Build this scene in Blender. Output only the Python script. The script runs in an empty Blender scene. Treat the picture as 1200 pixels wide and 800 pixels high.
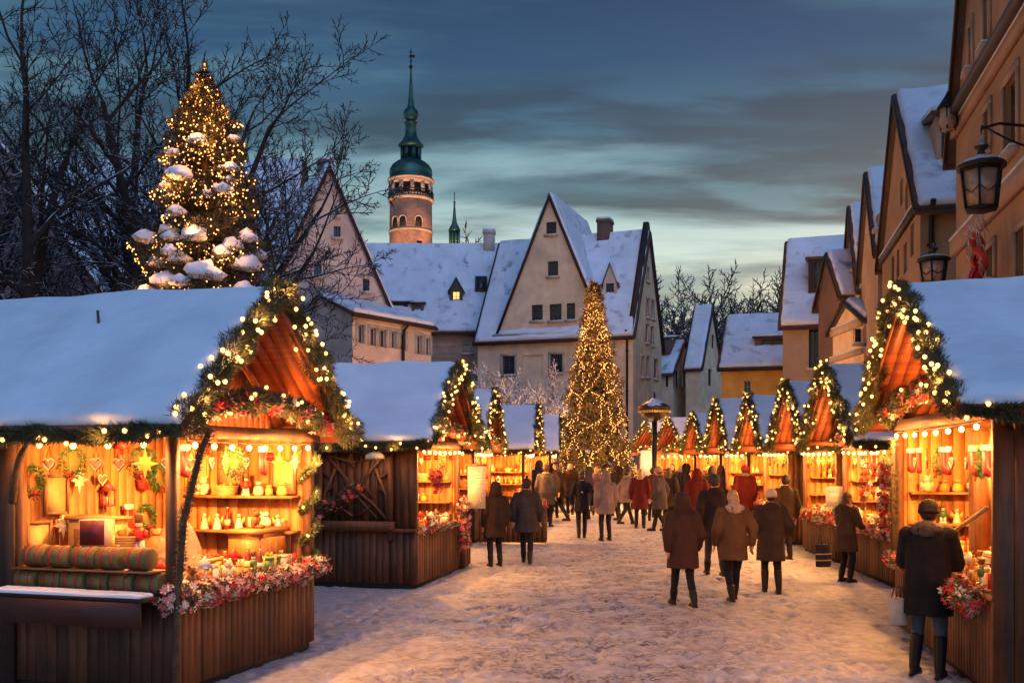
import bpy, math, random
import numpy as np
from mathutils import Vector, Matrix, noise
R = math.radians
rng = np.random.default_rng(11)
random.seed(11)
SC = bpy.context.scene
COL = SC.collection
FL, HY, CH = 1167.0, 538.0, 2.15          # focal length in photo pixels, horizon row, eye height


def PX(px, py, d):
    return Vector(((px - 600) / FL * d, d, CH + (HY - py) / FL * d))


def T(x, y, z=0): return Matrix.Translation((x, y, z))
def RZ(a): return Matrix.Rotation(a, 4, 'Z')
def RX(a): return Matrix.Rotation(a, 4, 'X')
def RY(a): return Matrix.Rotation(a, 4, 'Y')
def npM(M): return np.array(M)[:3, :3], np.array(M)[:3, 3]


# ---------------------------------------------------------------- mesh builder
class MB:
    def __init__(s):
        s.V = []; s.F = []; s.n = 0

    def add(s, v, f, mi=0, M=None):
        v = np.asarray(v, float).reshape(-1, 3)
        if M is not None:
            A, b = npM(M); v = v @ A.T + b
        if isinstance(f, np.ndarray):
            s.F.append((f + s.n, mi))
        else:
            by = {}
            for q in f: by.setdefault(len(q), []).append(q)
            for q in by.values(): s.F.append((np.array(q, int) + s.n, mi))
        s.V.append(v); s.n += len(v)
        return s

    def box(s, c, d, M=None, mi=0, rz=0, bevel=0):
        x, y, z = d[0] / 2, d[1] / 2, d[2] / 2
        m = T(*c) @ RZ(rz) if rz else T(*c)
        if M is not None: m = M @ m
        v = [(-x, -y, -z), (x, -y, -z), (x, y, -z), (-x, y, -z), (-x, -y, z), (x, -y, z), (x, y, z), (-x, y, z)]
        f = np.array([(0, 3, 2, 1), (4, 5, 6, 7), (0, 1, 5, 4), (1, 2, 6, 5), (2, 3, 7, 6), (3, 0, 4, 7)])
        return s.add(v, f, mi, m)

    def prism(s, poly, y0, y1, M=None, mi=0):      # poly in (x,z), extruded along y
        n = len(poly)
        v = [(x, y0, z) for x, z in poly] + [(x, y1, z) for x, z in poly]
        f = [tuple(range(n)), tuple(range(2 * n - 1, n - 1, -1))] + [(i, (i + 1) % n, n + (i + 1) % n, n + i)[::-1] for i in range(n)]
        return s.add(v, f, mi, M)

    def bar(s, a, b, w, h=None, mi=0, M=None):
        a = Vector(a); b = Vector(b); d = b - a; L = d.length
        q = d.to_track_quat('X', 'Z').to_matrix().to_4x4()
        m = Matrix.Translation((a + b) / 2) @ q
        if M is not None: m = M @ m
        return s.box((0, 0, 0), (L, w, h or w), m, mi)

    def tube(s, pts, rad, seg=6, mi=0, M=None, cap=True):
        P = np.asarray([tuple(p) for p in pts], float); n = len(P)
        rad = np.full(n, rad) if np.isscalar(rad) else np.asarray(rad, float)
        t = np.gradient(P, axis=0) if n > 2 else np.tile(P[1] - P[0], (2, 1))
        t /= np.linalg.norm(t, axis=1)[:, None] + 1e-12
        ref = np.array([0, 0, 1.]) if abs(t[:, 2]).mean() < .8 else np.array([1., 0, 0])
        u = np.cross(t, ref); u /= np.linalg.norm(u, axis=1)[:, None] + 1e-12
        w = np.cross(t, u)
        a = np.arange(seg) * 2 * math.pi / seg
        v = P[:, None] + rad[:, None, None] * (np.cos(a)[None, :, None] * u[:, None] + np.sin(a)[None, :, None] * w[:, None])
        i = np.arange(n - 1)[:, None] * seg; j = np.arange(seg)[None]; k = (j + 1) % seg
        f = np.stack([i + j, i + k, i + seg + k, i + seg + j], -1).reshape(-1, 4)
        s.add(v.reshape(-1, 3), f, mi, M)
        if cap:
            b = s.n - n * seg
            s.F.append((np.array([list(range(b + seg - 1, b - 1, -1))]), mi))
            s.F.append((np.array([list(range(s.n - seg, s.n))]), mi))
        return s

    def lathe(s, prof, c=(0, 0, 0), seg=16, mi=0, M=None, sx=1, sy=1):
        P = np.array(prof, float); n = len(P)
        a = np.arange(seg) * 2 * math.pi / seg
        r = np.maximum(P[:, 0], 1e-4)
        v = np.stack([c[0] + sx * r[:, None] * np.cos(a), c[1] + sy * r[:, None] * np.sin(a), np.repeat(c[2] + P[:, 1:2], seg, 1)], -1)
        i = np.arange(n - 1)[:, None] * seg; j = np.arange(seg)[None]; k = (j + 1) % seg
        f = np.stack([i + j, i + k, i + seg + k, i + seg + j], -1).reshape(-1, 4)
        s.add(v.reshape(-1, 3), f, mi, M)
        b = s.n - n * seg
        s.F.append((np.array([list(range(b + seg - 1, b - 1, -1))]), mi))
        s.F.append((np.array([list(range(s.n - seg, s.n))]), mi))
        return s

    def ball(s, c, r, seg=10, rings=6, mi=0, M=None):
        r = (r, r, r) if np.isscalar(r) else r
        a = np.linspace(-math.pi / 2, math.pi / 2, rings + 1)
        prof = [(math.cos(t), math.sin(t)) for t in a]
        m = T(*c) @ Matrix.Diagonal((r[0], r[1], r[2], 1))
        if M is not None: m = M @ m
        return s.lathe(prof, seg=seg, mi=mi, M=m)

    def loft(s, rings, seg=20, mi=0, M=None):        # rings (cx,cy,z,rx,ry)
        a = np.arange(seg) * 2 * math.pi / seg
        v = np.array([[(cx + rx * math.cos(t), cy + ry * math.sin(t), z) for t in a] for cx, cy, z, rx, ry in rings])
        n = len(rings)
        i = np.arange(n - 1)[:, None] * seg; j = np.arange(seg)[None]; k = (j + 1) % seg
        f = np.stack([i + j, i + k, i + seg + k, i + seg + j], -1).reshape(-1, 4)
        s.add(v.reshape(-1, 3), f, mi, M)
        b = s.n - n * seg
        s.F.append((np.array([list(range(b + seg - 1, b - 1, -1))]), mi))
        s.F.append((np.array([list(range(s.n - seg, s.n))]), mi))
        return s

    def limb(s, a, ra, b, rb, seg=12):
        a = Vector(a); b = Vector(b)
        s.ball(a, ra, seg, 8); s.ball(b, rb, seg, 8)
        return s.tube([a, a.lerp(b, .5), b], [ra, (ra + rb) / 2 * 1.02, rb], seg)

    def tris(s, A, mi=0):
        A = np.asarray(A, float); n = len(A)
        if n: s.add(A.reshape(-1, 3), np.arange(n * 3).reshape(n, 3), mi)
        return s

    def mesh(s, name, mats, smooth=False):
        me = bpy.data.meshes.new(name)
        V = np.concatenate(s.V).astype(np.float32)
        me.vertices.add(len(V)); me.vertices.foreach_set('co', V.ravel())
        lv = np.concatenate([f.ravel() for f, _ in s.F]).astype(np.int32)
        tot = np.concatenate([np.full(len(f), f.shape[1]) for f, _ in s.F]).astype(np.int32)
        mi = np.concatenate([np.full(len(f), m) for f, m in s.F]).astype(np.int32)
        st = np.concatenate([[0], np.cumsum(tot)[:-1]]).astype(np.int32)
        me.loops.add(len(lv)); me.loops.foreach_set('vertex_index', lv)
        me.polygons.add(len(tot)); me.polygons.foreach_set('loop_start', st); me.polygons.foreach_set('loop_total', tot)
        me.polygons.foreach_set('material_index', mi)
        if smooth: me.polygons.foreach_set('use_smooth', np.ones(len(tot), bool))
        for m in (mats if isinstance(mats, (list, tuple)) else [mats]): me.materials.append(m)
        me.update(calc_edges=True)
        return me

    def build(s, name, mats, parent=None, smooth=False, M=None):
        return link(name, s.mesh(name, mats, smooth), parent, M)


def link(name, data, parent=None, M=None):
    o = bpy.data.objects.new(name, data); COL.objects.link(o)
    if parent is not None: o.parent = parent
    if M is not None: o.matrix_basis = M
    return o


def tag(o, label=None, cat=None, group=None, kind=None):
    if label: o['label'] = label
    if cat: o['category'] = cat
    if group: o['group'] = group
    if kind: o['kind'] = kind
    return o


def thing(name, label, cat, M=None, group=None):
    o = link(name, None, None, M)
    o.empty_display_size = .2
    return tag(o, label, cat, group)


def lamp(loc, W, col=(1, .55, .2), rad=.05, parent=None, name='lamp_light'):
    l = bpy.data.lights.new(name, 'POINT'); l.energy = W * 2.9; l.color = col; l.shadow_soft_size = rad
    o = link(name, l, parent); o.location = loc
    return o


# ---------------------------------------------------------------- materials
def mat(name, col, rough=.6, nz=None, island=0, bump=None, metal=0, emit=None, snow=0, coat=0, grain=None, col2=None, trans=0, spec=None, slush=None, brick=None):
    m = bpy.data.materials.new(name); m.use_nodes = True
    N = m.node_tree.nodes; Lk = m.node_tree.links
    b = N['Principled BSDF']
    b.inputs['Roughness'].default_value = rough; b.inputs['Metallic'].default_value = metal
    if spec is not None: b.inputs['Specular IOR Level'].default_value = spec
    if coat: b.inputs['Coat Weight'].default_value = coat
    if trans: b.inputs['Transmission Weight'].default_value = trans
    c = (*col, 1) if len(col) == 3 else col
    tc = N.new('ShaderNodeTexCoord')

    def nod(t, **kw):
        n = N.new(t)
        for k, v in kw.items():
            if k in n.inputs.keys(): n.inputs[k].default_value = v
            else: setattr(n, k, v)
        return n

    def noisetex(sc, det=4, mp=None, dist=0):
        n = nod('ShaderNodeTexNoise', Scale=sc, Detail=det, Distortion=dist)
        if mp:
            g = nod('ShaderNodeMapping'); g.inputs['Scale'].default_value = mp
            Lk.new(tc.outputs['Object'], g.inputs['Vector']); Lk.new(g.outputs[0], n.inputs['Vector'])
        else: Lk.new(tc.outputs['Object'], n.inputs['Vector'])
        return n.outputs['Fac']

    def rng_(src, lo, hi, a=.3, bb=.7):
        g = nod('ShaderNodeMapRange'); Lk.new(src, g.inputs['Value'])
        g.inputs['From Min'].default_value = a; g.inputs['From Max'].default_value = bb
        g.inputs['To Min'].default_value = lo; g.inputs['To Max'].default_value = hi
        return g.outputs[0]

    def mul(a, bb):
        g = nod('ShaderNodeMath', operation='MULTIPLY'); Lk.new(a, g.inputs[0]); Lk.new(bb, g.inputs[1]); return g.outputs[0]

    def mix(fac, a, bcol):
        g = nod('ShaderNodeMix', data_type='RGBA'); Lk.new(fac, g.inputs[0])
        for i, x in ((6, a), (7, bcol)):
            if isinstance(x, tuple): g.inputs[i].default_value = (*x[:3], 1)
            else: Lk.new(x, g.inputs[i])
        return g.outputs[2]
    base = c
    if col2:
        base = mix(rng_(noisetex(nz[0] * .35 if nz else 1.2, 6, dist=.4), 0, 1, .38, .66), c, (*col2, 1))
    if brick:
        g = nod('ShaderNodeTexBrick', Scale=brick[0]); g.inputs['Color1'].default_value = c
        g.inputs['Color2'].default_value = (*brick[1], 1); g.inputs['Mortar'].default_value = (*brick[2], 1)
        g.inputs['Mortar Size'].default_value = .012; g.inputs['Brick Width'].default_value = brick[3] if len(brick) > 3 else .5
        g.inputs['Row Height'].default_value = brick[4] if len(brick) > 4 else .25
        mp = nod('ShaderNodeMapping'); mp.inputs['Rotation'].default_value = (R(90), 0, 0)
        Lk.new(tc.outputs['Object'], mp.inputs['Vector']); Lk.new(mp.outputs[0], g.inputs['Vector'])
        base = g.outputs['Color']
    val = None
    if nz: val = rng_(noisetex(nz[0], 5), 1 - nz[1], 1 + nz[1])
    if grain:
        gv = rng_(noisetex(1, 4, grain, .6), .6, 1.3); val = mul(val, gv) if val else gv
    if island:
        gi = nod('ShaderNodeNewGeometry')
        iv = rng_(gi.outputs['Random Per Island'], 1 - island, 1 + island, 0, 1); val = mul(val, iv) if val else iv
    if val is not None:
        h = nod('ShaderNodeHueSaturation'); Lk.new(val, h.inputs['Value'])
        if isinstance(base, tuple): h.inputs['Color'].default_value = base
        else: Lk.new(base, h.inputs['Color'])
        base = h.outputs[0]
    if slush:
        f = rng_(noisetex(slush[0], 8, slush[1], .3), 0, 1, slush[2], slush[3])
        f2 = rng_(noisetex(.22, 3, None, .2), .25, 1, .4, .6)
        base = mix(mul(f, f2), base, slush[4])
    if snow:
        g = nod('ShaderNodeNewGeometry'); sp = nod('ShaderNodeSeparateXYZ'); Lk.new(g.outputs['Normal'], sp.inputs[0])
        nn = rng_(noisetex(2.5, 3), -.25, .25)
        ad = nod('ShaderNodeMath', operation='ADD'); Lk.new(sp.outputs[2], ad.inputs[0]); Lk.new(nn, ad.inputs[1])
        f = rng_(ad.outputs[0], 0, 1, 1 - snow - .08, 1 - snow + .08)
        base = mix(f, base, (.78, .8, .86))
    if isinstance(base, tuple): b.inputs['Base Color'].default_value = base
    else: Lk.new(base, b.inputs['Base Color'])
    if bump:
        src = noisetex(bump[0], 6, bump[2] if len(bump) > 2 else None)
        g = nod('ShaderNodeBump', Strength=bump[1], Distance=bump[3] if len(bump) > 3 else .02)
        Lk.new(src, g.inputs['Height']); Lk.new(g.outputs[0], b.inputs['Normal'])
    if emit:
        b.inputs['Emission Color'].default_value = (*emit[0], 1); b.inputs['Emission Strength'].default_value = emit[1]
    try: m.cycles.emission_sampling = 'NONE'
    except Exception: pass
    return m


M_ = {}
GR = (14, 14, 1.2)
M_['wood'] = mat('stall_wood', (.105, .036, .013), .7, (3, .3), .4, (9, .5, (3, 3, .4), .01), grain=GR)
M_['wood_far'] = mat('stall_wood_ochre', (.20, .075, .022), .6, (3, .25), .35, (9, .4, (3, 3, .4), .01), grain=GR)
M_['wood_dark'] = mat('dark_wood', (.035, .013, .006), .7, (4, .3), .3, (10, .5, (3, 3, .4), .01), grain=GR)
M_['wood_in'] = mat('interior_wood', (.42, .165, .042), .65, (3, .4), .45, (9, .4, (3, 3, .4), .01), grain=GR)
M_['wood_red'] = mat('red_stained_wood', (.27, .070, .024), .5, (3, .25), .25, (9, .5, (.4, 3, 3), .01), grain=(1.2, 14, 14))
M_['rope'] = mat('bark_pole', (.10, .06, .03), .9, (20, .4), 0, (40, .8))
M_['snow'] = mat('snow', (.72, .78, .88), .6, (1.2, .10), 0, (4, .6, None, .05), spec=.25)
M_['snow_roof'] = mat('roof_snow', (.72, .74, .82), .6, (.9, .10), 0, (1.6, .6, (1, 1, 2.5), .10), spec=.25, slush=(1.4, (1, 1, .8), .56, .72, (.25, .22, .25)))
M_['tile'] = mat('roof_tile', (.07, .045, .045), .7, (2, .3), .1, (8, .6, (1, 1, 5), .05))
M_['bulb'] = mat('bulb_glow', (1, .8, .5), .4, emit=((1, .46, .105), 3.3))
M_['bulb_big'] = mat('large_bulb_glow', (1, .8, .5), .4, emit=((1, .52, .15), 5.5))
M_['bulb_tree'] = mat('tree_light_glow', (1, .8, .5), .4, emit=((1, .38, .08), 2.8))
M_['cable'] = mat('cable', (.02, .02, .02), .6)
M_['needle'] = mat('fir_needles', (.055, .058, .020), .6, (6, .4), .6)
M_['needle_gold'] = mat('brown_fir_needles', (.06, .050, .022), .6, (3, .4), .6)
M_['needle_dark'] = mat('dark_fir_needles', (.040, .038, .018), .6, (3, .4), .6)
M_['leaf'] = mat('leaf_green', (.10, .12, .045), .5, None, .5)
M_['pink'] = mat('pink_petals', (.62, .22, .2), .6, None, .35)
M_['red'] = mat('red_petals', (.60, .03, .03), .5, None, .35)
M_['cream'] = mat('cream_petals', (.75, .6, .45), .6, None, .25)
M_['gold'] = mat('gold_petals', (.7, .42, .12), .4, None, .3)
M_['bark'] = mat('bark', (.022, .017, .016), .9, (4, .4), 0, (20, .8), snow=.30)
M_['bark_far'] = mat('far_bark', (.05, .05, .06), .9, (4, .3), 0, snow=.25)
M_['bark_frost'] = mat('frosted_bark', (.25, .22, .22), .9, (4, .3), 0, snow=.95)
M_['glass'] = mat('window_glass', (.014, .017, .024), .12, (1.2, .4), 0, (1.5, .15, None, .02), spec=.6)
M_['glass_lit'] = mat('lit_window_glass', (.5, .3, .1), .3, emit=((1, .55, .12), 1.1))
M_['glass_amber'] = mat('lantern_glass', (.42, .28, .19), .25, (6, .35), 0, (12, .3), coat=.4)
M_['frame_dark'] = mat('window_frame_dark', (.06, .045, .04), .6)
M_['frame_light'] = mat('window_frame_pale', (.42, .38, .35), .6, (5, .15))
M_['iron'] = mat('wrought_iron', (.02, .019, .018), .45, (20, .3), metal=.6)
M_['iron_snow'] = mat('snowy_iron', (.02, .019, .018), .5, metal=.3, snow=.35)


def plaster(n, c, c2):
    M_[n] = mat('plaster_' + n, c, .85, (1.3, .16), 0, (22, .5, None, .015), col2=c2)


plaster('lilac', (.62, .48, .41), (.50, .385, .33)); plaster('peach', (.78, .56, .37), (.64, .45, .30))
plaster('ochre', (.42, .25, .13), (.33, .195, .105)); plaster('orange', (.55, .24, .07), (.44, .19, .06))
plaster('beige', (.32, .21, .15), (.22, .145, .105)); plaster('brown', (.17, .09, .07), (.12, .065, .055))
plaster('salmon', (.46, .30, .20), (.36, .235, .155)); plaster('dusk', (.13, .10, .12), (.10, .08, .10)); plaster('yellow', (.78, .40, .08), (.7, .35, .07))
M_['brickwall'] = mat('brick_wall', (.42, .26, .18), .85, (2, .2), 0, (30, .6), brick=(1.6, (.30, .19, .135), (.38, .29, .23)))
M_['towerbrick'] = mat('tower_brick', (.46, .22, .12), .85, (.5, .3), 0, (8, .6), brick=(1.3, (.32, .15, .09), (.38, .25, .17)))
M_['stone'] = mat('pale_stone', (.48, .36, .27), .8, (1.5, .2))
M_['copper'] = mat('green_copper', (.02, .095, .085), .4, (1.2, .35), 0, (3, .3), metal=.35, col2=(.012, .05, .052))
M_['dark'] = mat('dark_opening', (.012, .009, .008), .8)


def paint(n, c, rough=.5, **k):
    M_[n] = mat(n, c, rough, k.pop('nz', (8, .15)), **k); return M_[n]


# ---------------------------------------------------------------- shared helpers
def slope_snow(mb, e0, e1, r1, r0, th=.14, nu=40, nv=14, amp=.02, seed=0, mi=0, sag=.0):
    """snow blanket on one roof slope: eave e0-e1, ridge r0-r1, rounded at eave and gable ends"""
    e0, e1, r1, r0 = map(lambda p: np.array(p, float), (e0, e1, r1, r0))
    U = np.linspace(0, 1, nu); Lu = np.linalg.norm(e1 - e0); Lv = np.linalg.norm(r0 - e0)
    k = np.array([0, .12, .3, .6, 1.0]) * th
    U = np.unique(np.concatenate([k / Lu, U[(U > th * 1.2 / Lu) & (U < 1 - th * 1.2 / Lu)], 1 - k / Lu]))
    Vv = np.linspace(0, 1, nv); Vv = np.unique(np.concatenate([k / Lv, Vv[(Vv > th * 1.2 / Lv)], [1]]))
    nrm = np.cross(e1 - e0, r0 - e0); nrm /= np.linalg.norm(nrm)
    if nrm[2] < 0: nrm = -nrm
    nu, nv = len(U), len(Vv)
    top = np.zeros((nu, nv, 3)); bot = np.zeros((nu, nv, 3))
    for i, u in enumerate(U):
        for j, v in enumerate(Vv):
            p = (e0 * (1 - u) + e1 * u) * (1 - v) + (r0 * (1 - u) + r1 * u) * v
            d = min(u * Lu, (1 - u) * Lu, v * Lv) / th
            f = math.sqrt(max(0, 1 - (1 - min(1, d)) ** 2))
            q = Vector(p * .9 + seed * 7.3)
            h = th * f * (1 + .38 * noise.noise(q * .8)) + amp * noise.noise(q * 2.2) * f
            edge = (1 - f) * .07 * noise.noise(q * 3)
            ush = np.array([0, 0, -sag * (1 - v) ** 2])
            top[i, j] = p + nrm * (h + .004) + ush * f; bot[i, j] = p + nrm * .002 + (e1 - e0) / Lu * edge
            if f == 0: top[i, j] = bot[i, j]
    v = np.concatenate([top.reshape(-1, 3), bot.reshape(-1, 3)]); off = nu * nv
    f = []
    for i in range(nu - 1):
        for j in range(nv - 1):
            a = i * nv + j; f.append((a, a + nv, a + nv + 1, a + 1)); f.append((off + a, off + a + 1, off + a + nv + 1, off + a + nv))
    mb.add(v, f, mi)


def spray(path, n, rad, length, width, seed=0, tdir=.5, flat=1.0, hang=0.0):
    """n thin triangles (needles, leaves) round a polyline, as (n,3,3)"""
    g = np.random.default_rng(seed)
    P = np.array([tuple(p) for p in path], float); d = np.diff(P, axis=0); L = np.linalg.norm(d, axis=1)
    c = np.concatenate([[0], np.cumsum(L)]); t = g.random(n) * c[-1]
    i = np.clip(np.searchsorted(c, t) - 1, 0, len(L) - 1)
    q = P[i] + d[i] * ((t - c[i]) / L[i])[:, None]; tg = d[i] / L[i][:, None]
    r = g.normal(size=(n, 3)); r -= (r * tg).sum(1)[:, None] * tg; r /= np.linalg.norm(r, axis=1)[:, None]
    lump = .75 + .4 * np.sin(t * 9 + seed) * np.sin(t * 3.1 + 1)
    q = q + r * (rad * np.sqrt(g.random(n)) * lump)[:, None] * np.array([1, 1, flat])
    dr = r + g.normal(size=(n, 3)) * .55 + tg * tdir; dr[:, 2] -= hang
    dr /= np.linalg.norm(dr, axis=1)[:, None]
    sd = np.cross(dr, g.normal(size=(n, 3))); sd /= np.linalg.norm(sd, axis=1)[:, None]
    ln = (length * (.6 + .8 * g.random(n)))[:, None]
    return np.stack([q - sd * width / 2, q + sd * width / 2, q + dr * ln], 1)


def flowers(mb, path, n, rad, size, mis, leafmi, seed=0, leaves=4, hang=.2):
    g = np.random.default_rng(seed)
    P = np.array([tuple(p) for p in path], float); d = np.diff(P, axis=0); L = np.linalg.norm(d, axis=1)
    c = np.concatenate([[0], np.cumsum(L)])
    acc = {m: [] for m in mis}
    for k in range(n):
        t = g.random() * c[-1]; i = min(len(L) - 1, max(0, np.searchsorted(c, t) - 1))
        q = P[i] + d[i] * (t - c[i]) / L[i]
        r = g.normal(size=3); r /= np.linalg.norm(r); r[2] -= hang * g.random()
        q = q + r * rad * (.55 + .45 * g.random())
        ax = r + g.normal(size=3) * .3; ax /= np.linalg.norm(ax)
        u = np.cross(ax, [.3, .2, 1]); u /= np.linalg.norm(u); w = np.cross(ax, u)
        sz = size * (.6 + .8 * g.random()); m = mis[int(g.random() ** 1.2 * len(mis)) % len(mis)]
        np_ = 6
        for a in np.arange(np_) * 2 * math.pi / np_:
            e = (math.cos(a) * u + math.sin(a) * w); f = (-math.sin(a) * u + math.cos(a) * w)
            tip = q + e * sz + ax * sz * .25
            acc[m].append((q, q + e * sz * .55 + f * sz * .3, tip)); acc[m].append((q, tip, q + e * sz * .55 - f * sz * .3))
    for m, a in acc.items():
        if a: mb.tris(np.array(a), m)
    mb.tris(spray(path, n * leaves, rad * .9, size * 1.3, size * .45, seed + 5, .3), leafmi)


BULB = {}


def bulb_mesh(key, r, m):
    if key not in BULB:
        b = MB(); b.lathe([(r * .35, -r * 1.1), (r * .8, -r * .6), (r, 0), (r * .8, r * .6), (r * .25, r * .95)], seg=8)
        BULB[key] = b.mesh(key, m, True)
    return BULB[key]


def path_at(path, s):
    P = [Vector(p) for p in path]; L = [(b - a).length for a, b in zip(P, P[1:])]; t = s * sum(L)
    for a, b, l in zip(P, P[1:], L):
        if t <= l + 1e-9: return a.lerp(b, t / l)
        t -= l
    return P[-1]


def sagline(a, b, sag, n=10):
    a = Vector(a); b = Vector(b)
    return [a.lerp(b, i / n) - Vector((0, 0, sag * 4 * (i / n) * (1 - i / n))) for i in range(n + 1)]
# ================================================================ camera, sky, sun
cam = bpy.data.cameras.new('camera'); co = bpy.data.objects.new('camera', cam); COL.objects.link(co)
co.location = (0, 0, CH); co.rotation_euler = (R(90), 0, 0)
cam.lens = 35; cam.sensor_width = 36; cam.shift_y = 138 / 1200; cam.clip_start = .1; cam.clip_end = 3000
SC.camera = co
SC.view_settings.view_transform = 'Standard'; SC.view_settings.look = 'None'
SC.view_settings.exposure = .75; SC.view_settings.gamma = 1
SC.render.engine = 'CYCLES'
cy = SC.cycles
cy.use_denoising = True; cy.max_bounces = 5; cy.diffuse_bounces = 3; cy.glossy_bounces = 2; cy.transmission_bounces = 3
cy.transparent_max_bounces = 6; cy.sample_clamp_indirect = 2.5; cy.sample_clamp_direct = 12; cy.use_light_tree = True
cy.caustics_reflective = False; cy.caustics_refractive = False

W = bpy.data.worlds.new('World'); SC.world = W; W.use_nodes = True
N = W.node_tree.nodes; LK = W.node_tree.links
for n in list(N): N.remove(n)


def wn(t, **k):
    n = N.new(t)
    for a, b in k.items():
        if a in n.inputs.keys(): n.inputs[a].default_value = b
        else: setattr(n, a, b)
    return n


def ramp(fac, stops):
    r = wn('ShaderNodeValToRGB'); LK.new(fac, r.inputs[0]); e = r.color_ramp.elements
    while len(e) < len(stops): e.new(.5)
    for i, (p, c) in enumerate(stops): e[i].position = p; e[i].color = (*c, 1)
    return r.outputs[0]


tc = wn('ShaderNodeTexCoord'); sp = wn('ShaderNodeSeparateXYZ'); LK.new(tc.outputs['Generated'], sp.inputs[0])
Z = sp.outputs[2]
sky = wn('ShaderNodeTexSky', sky_type='NISHITA', sun_disc=False); sky.sun_elevation = R(1.0); sky.sun_rotation = R(25); sky.altitude = 100
clear = ramp(Z, [(0, (.16, .18, .15)), (.14, (.19, .25, .22)), (.21, (.085, .165, .185)), (.29, (.032, .095, .14)), (.37, (.006, .038, .095)), (.46, (.002, .015, .052)), (.75, (.018, .055, .14)), (1, (.025, .075, .19))])
cld = ramp(Z, [(0, (.34, .31, .22)), (.15, (.52, .50, .36)), (.20, (.34, .43, .40)), (.27, (.145, .25, .285)), (.37, (.042, .115, .165)), (.46, (.013, .036, .068)), (.8, (.03, .06, .13)), (1, (.04, .08, .16))])
dk = ramp(Z, [(0, (.08, .085, .085)), (.16, (.062, .080, .085)), (.24, (.024, .055, .075)), (.35, (.005, .026, .055)), (.46, (.0015, .010, .033)), (1, (.02, .04, .10))])
# clouds: a flat layer seen in perspective
zz = wn('ShaderNodeMath', operation='ADD'); LK.new(Z, zz.inputs[0]); zz.inputs[1].default_value = .10
zm = wn('ShaderNodeMath', operation='MAXIMUM'); LK.new(zz.outputs[0], zm.inputs[0]); zm.inputs[1].default_value = .05
dx = wn('ShaderNodeMath', operation='DIVIDE'); LK.new(sp.outputs[0], dx.inputs[0]); LK.new(zm.outputs[0], dx.inputs[1])
dy = wn('ShaderNodeMath', operation='DIVIDE'); LK.new(sp.outputs[1], dy.inputs[0]); LK.new(zm.outputs[0], dy.inputs[1])
cb = wn('ShaderNodeCombineXYZ'); LK.new(dx.outputs[0], cb.inputs[0]); LK.new(dy.outputs[0], cb.inputs[1])


def cloud(sc, off, lo, hi, det=6, strx=1.0):
    mp = wn('ShaderNodeMapping'); mp.inputs['Location'].default_value = off; mp.inputs['Scale'].default_value = (strx, 1.35, 1)
    mp.inputs['Rotation'].default_value = (0, 0, R(24))
    LK.new(cb.outputs[0], mp.inputs[0])
    n = wn('ShaderNodeTexNoise', Scale=sc, Detail=det, Roughness=.52, Distortion=.25); LK.new(mp.outputs[0], n.inputs[0])
    g = wn('ShaderNodeMapRange', interpolation_type='SMOOTHSTEP'); LK.new(n.outputs[0], g.inputs[0])
    g.inputs['From Min'].default_value = lo; g.inputs['From Max'].default_value = hi
    return g.outputs[0]


def mixc(f, a, b):
    g = wn('ShaderNodeMix', data_type='RGBA'); LK.new(f, g.inputs[0]); LK.new(a, g.inputs[6]); LK.new(b, g.inputs[7]); return g.outputs[2]


c1 = mixc(cloud(1.15, (3.1, 1.2, 0), .43, .57, 9, .5), clear, dk)
c15 = mixc(cloud(3.4, (2.2, 8.1, 5), .47, .66, 10, .6), c1, clear)
c2 = mixc(cloud(1.5, (9.3, 4.4, 2), .44, .62, 10, .5), c15, cld)
ad = wn('ShaderNodeMix', data_type='RGBA', blend_type='ADD'); ad.inputs[0].default_value = .02
LK.new(c2, ad.inputs[6]); LK.new(sky.outputs[0], ad.inputs[7])
bg = wn('ShaderNodeBackground'); bg.inputs[1].default_value = 1.0; LK.new(ad.outputs[2], bg.inputs[0])
ow = wn('ShaderNodeOutputWorld'); LK.new(bg.outputs[0], ow.inputs[0])

sl = bpy.data.lights.new('dusk_sun', 'SUN'); sl.energy = .72; sl.color = (.33, .53, 1.0); sl.angle = R(70)
so = link('dusk_sun', sl); so.rotation_euler = (R(54), 0, R(14)); so.location = (0, 0, 60)

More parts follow.
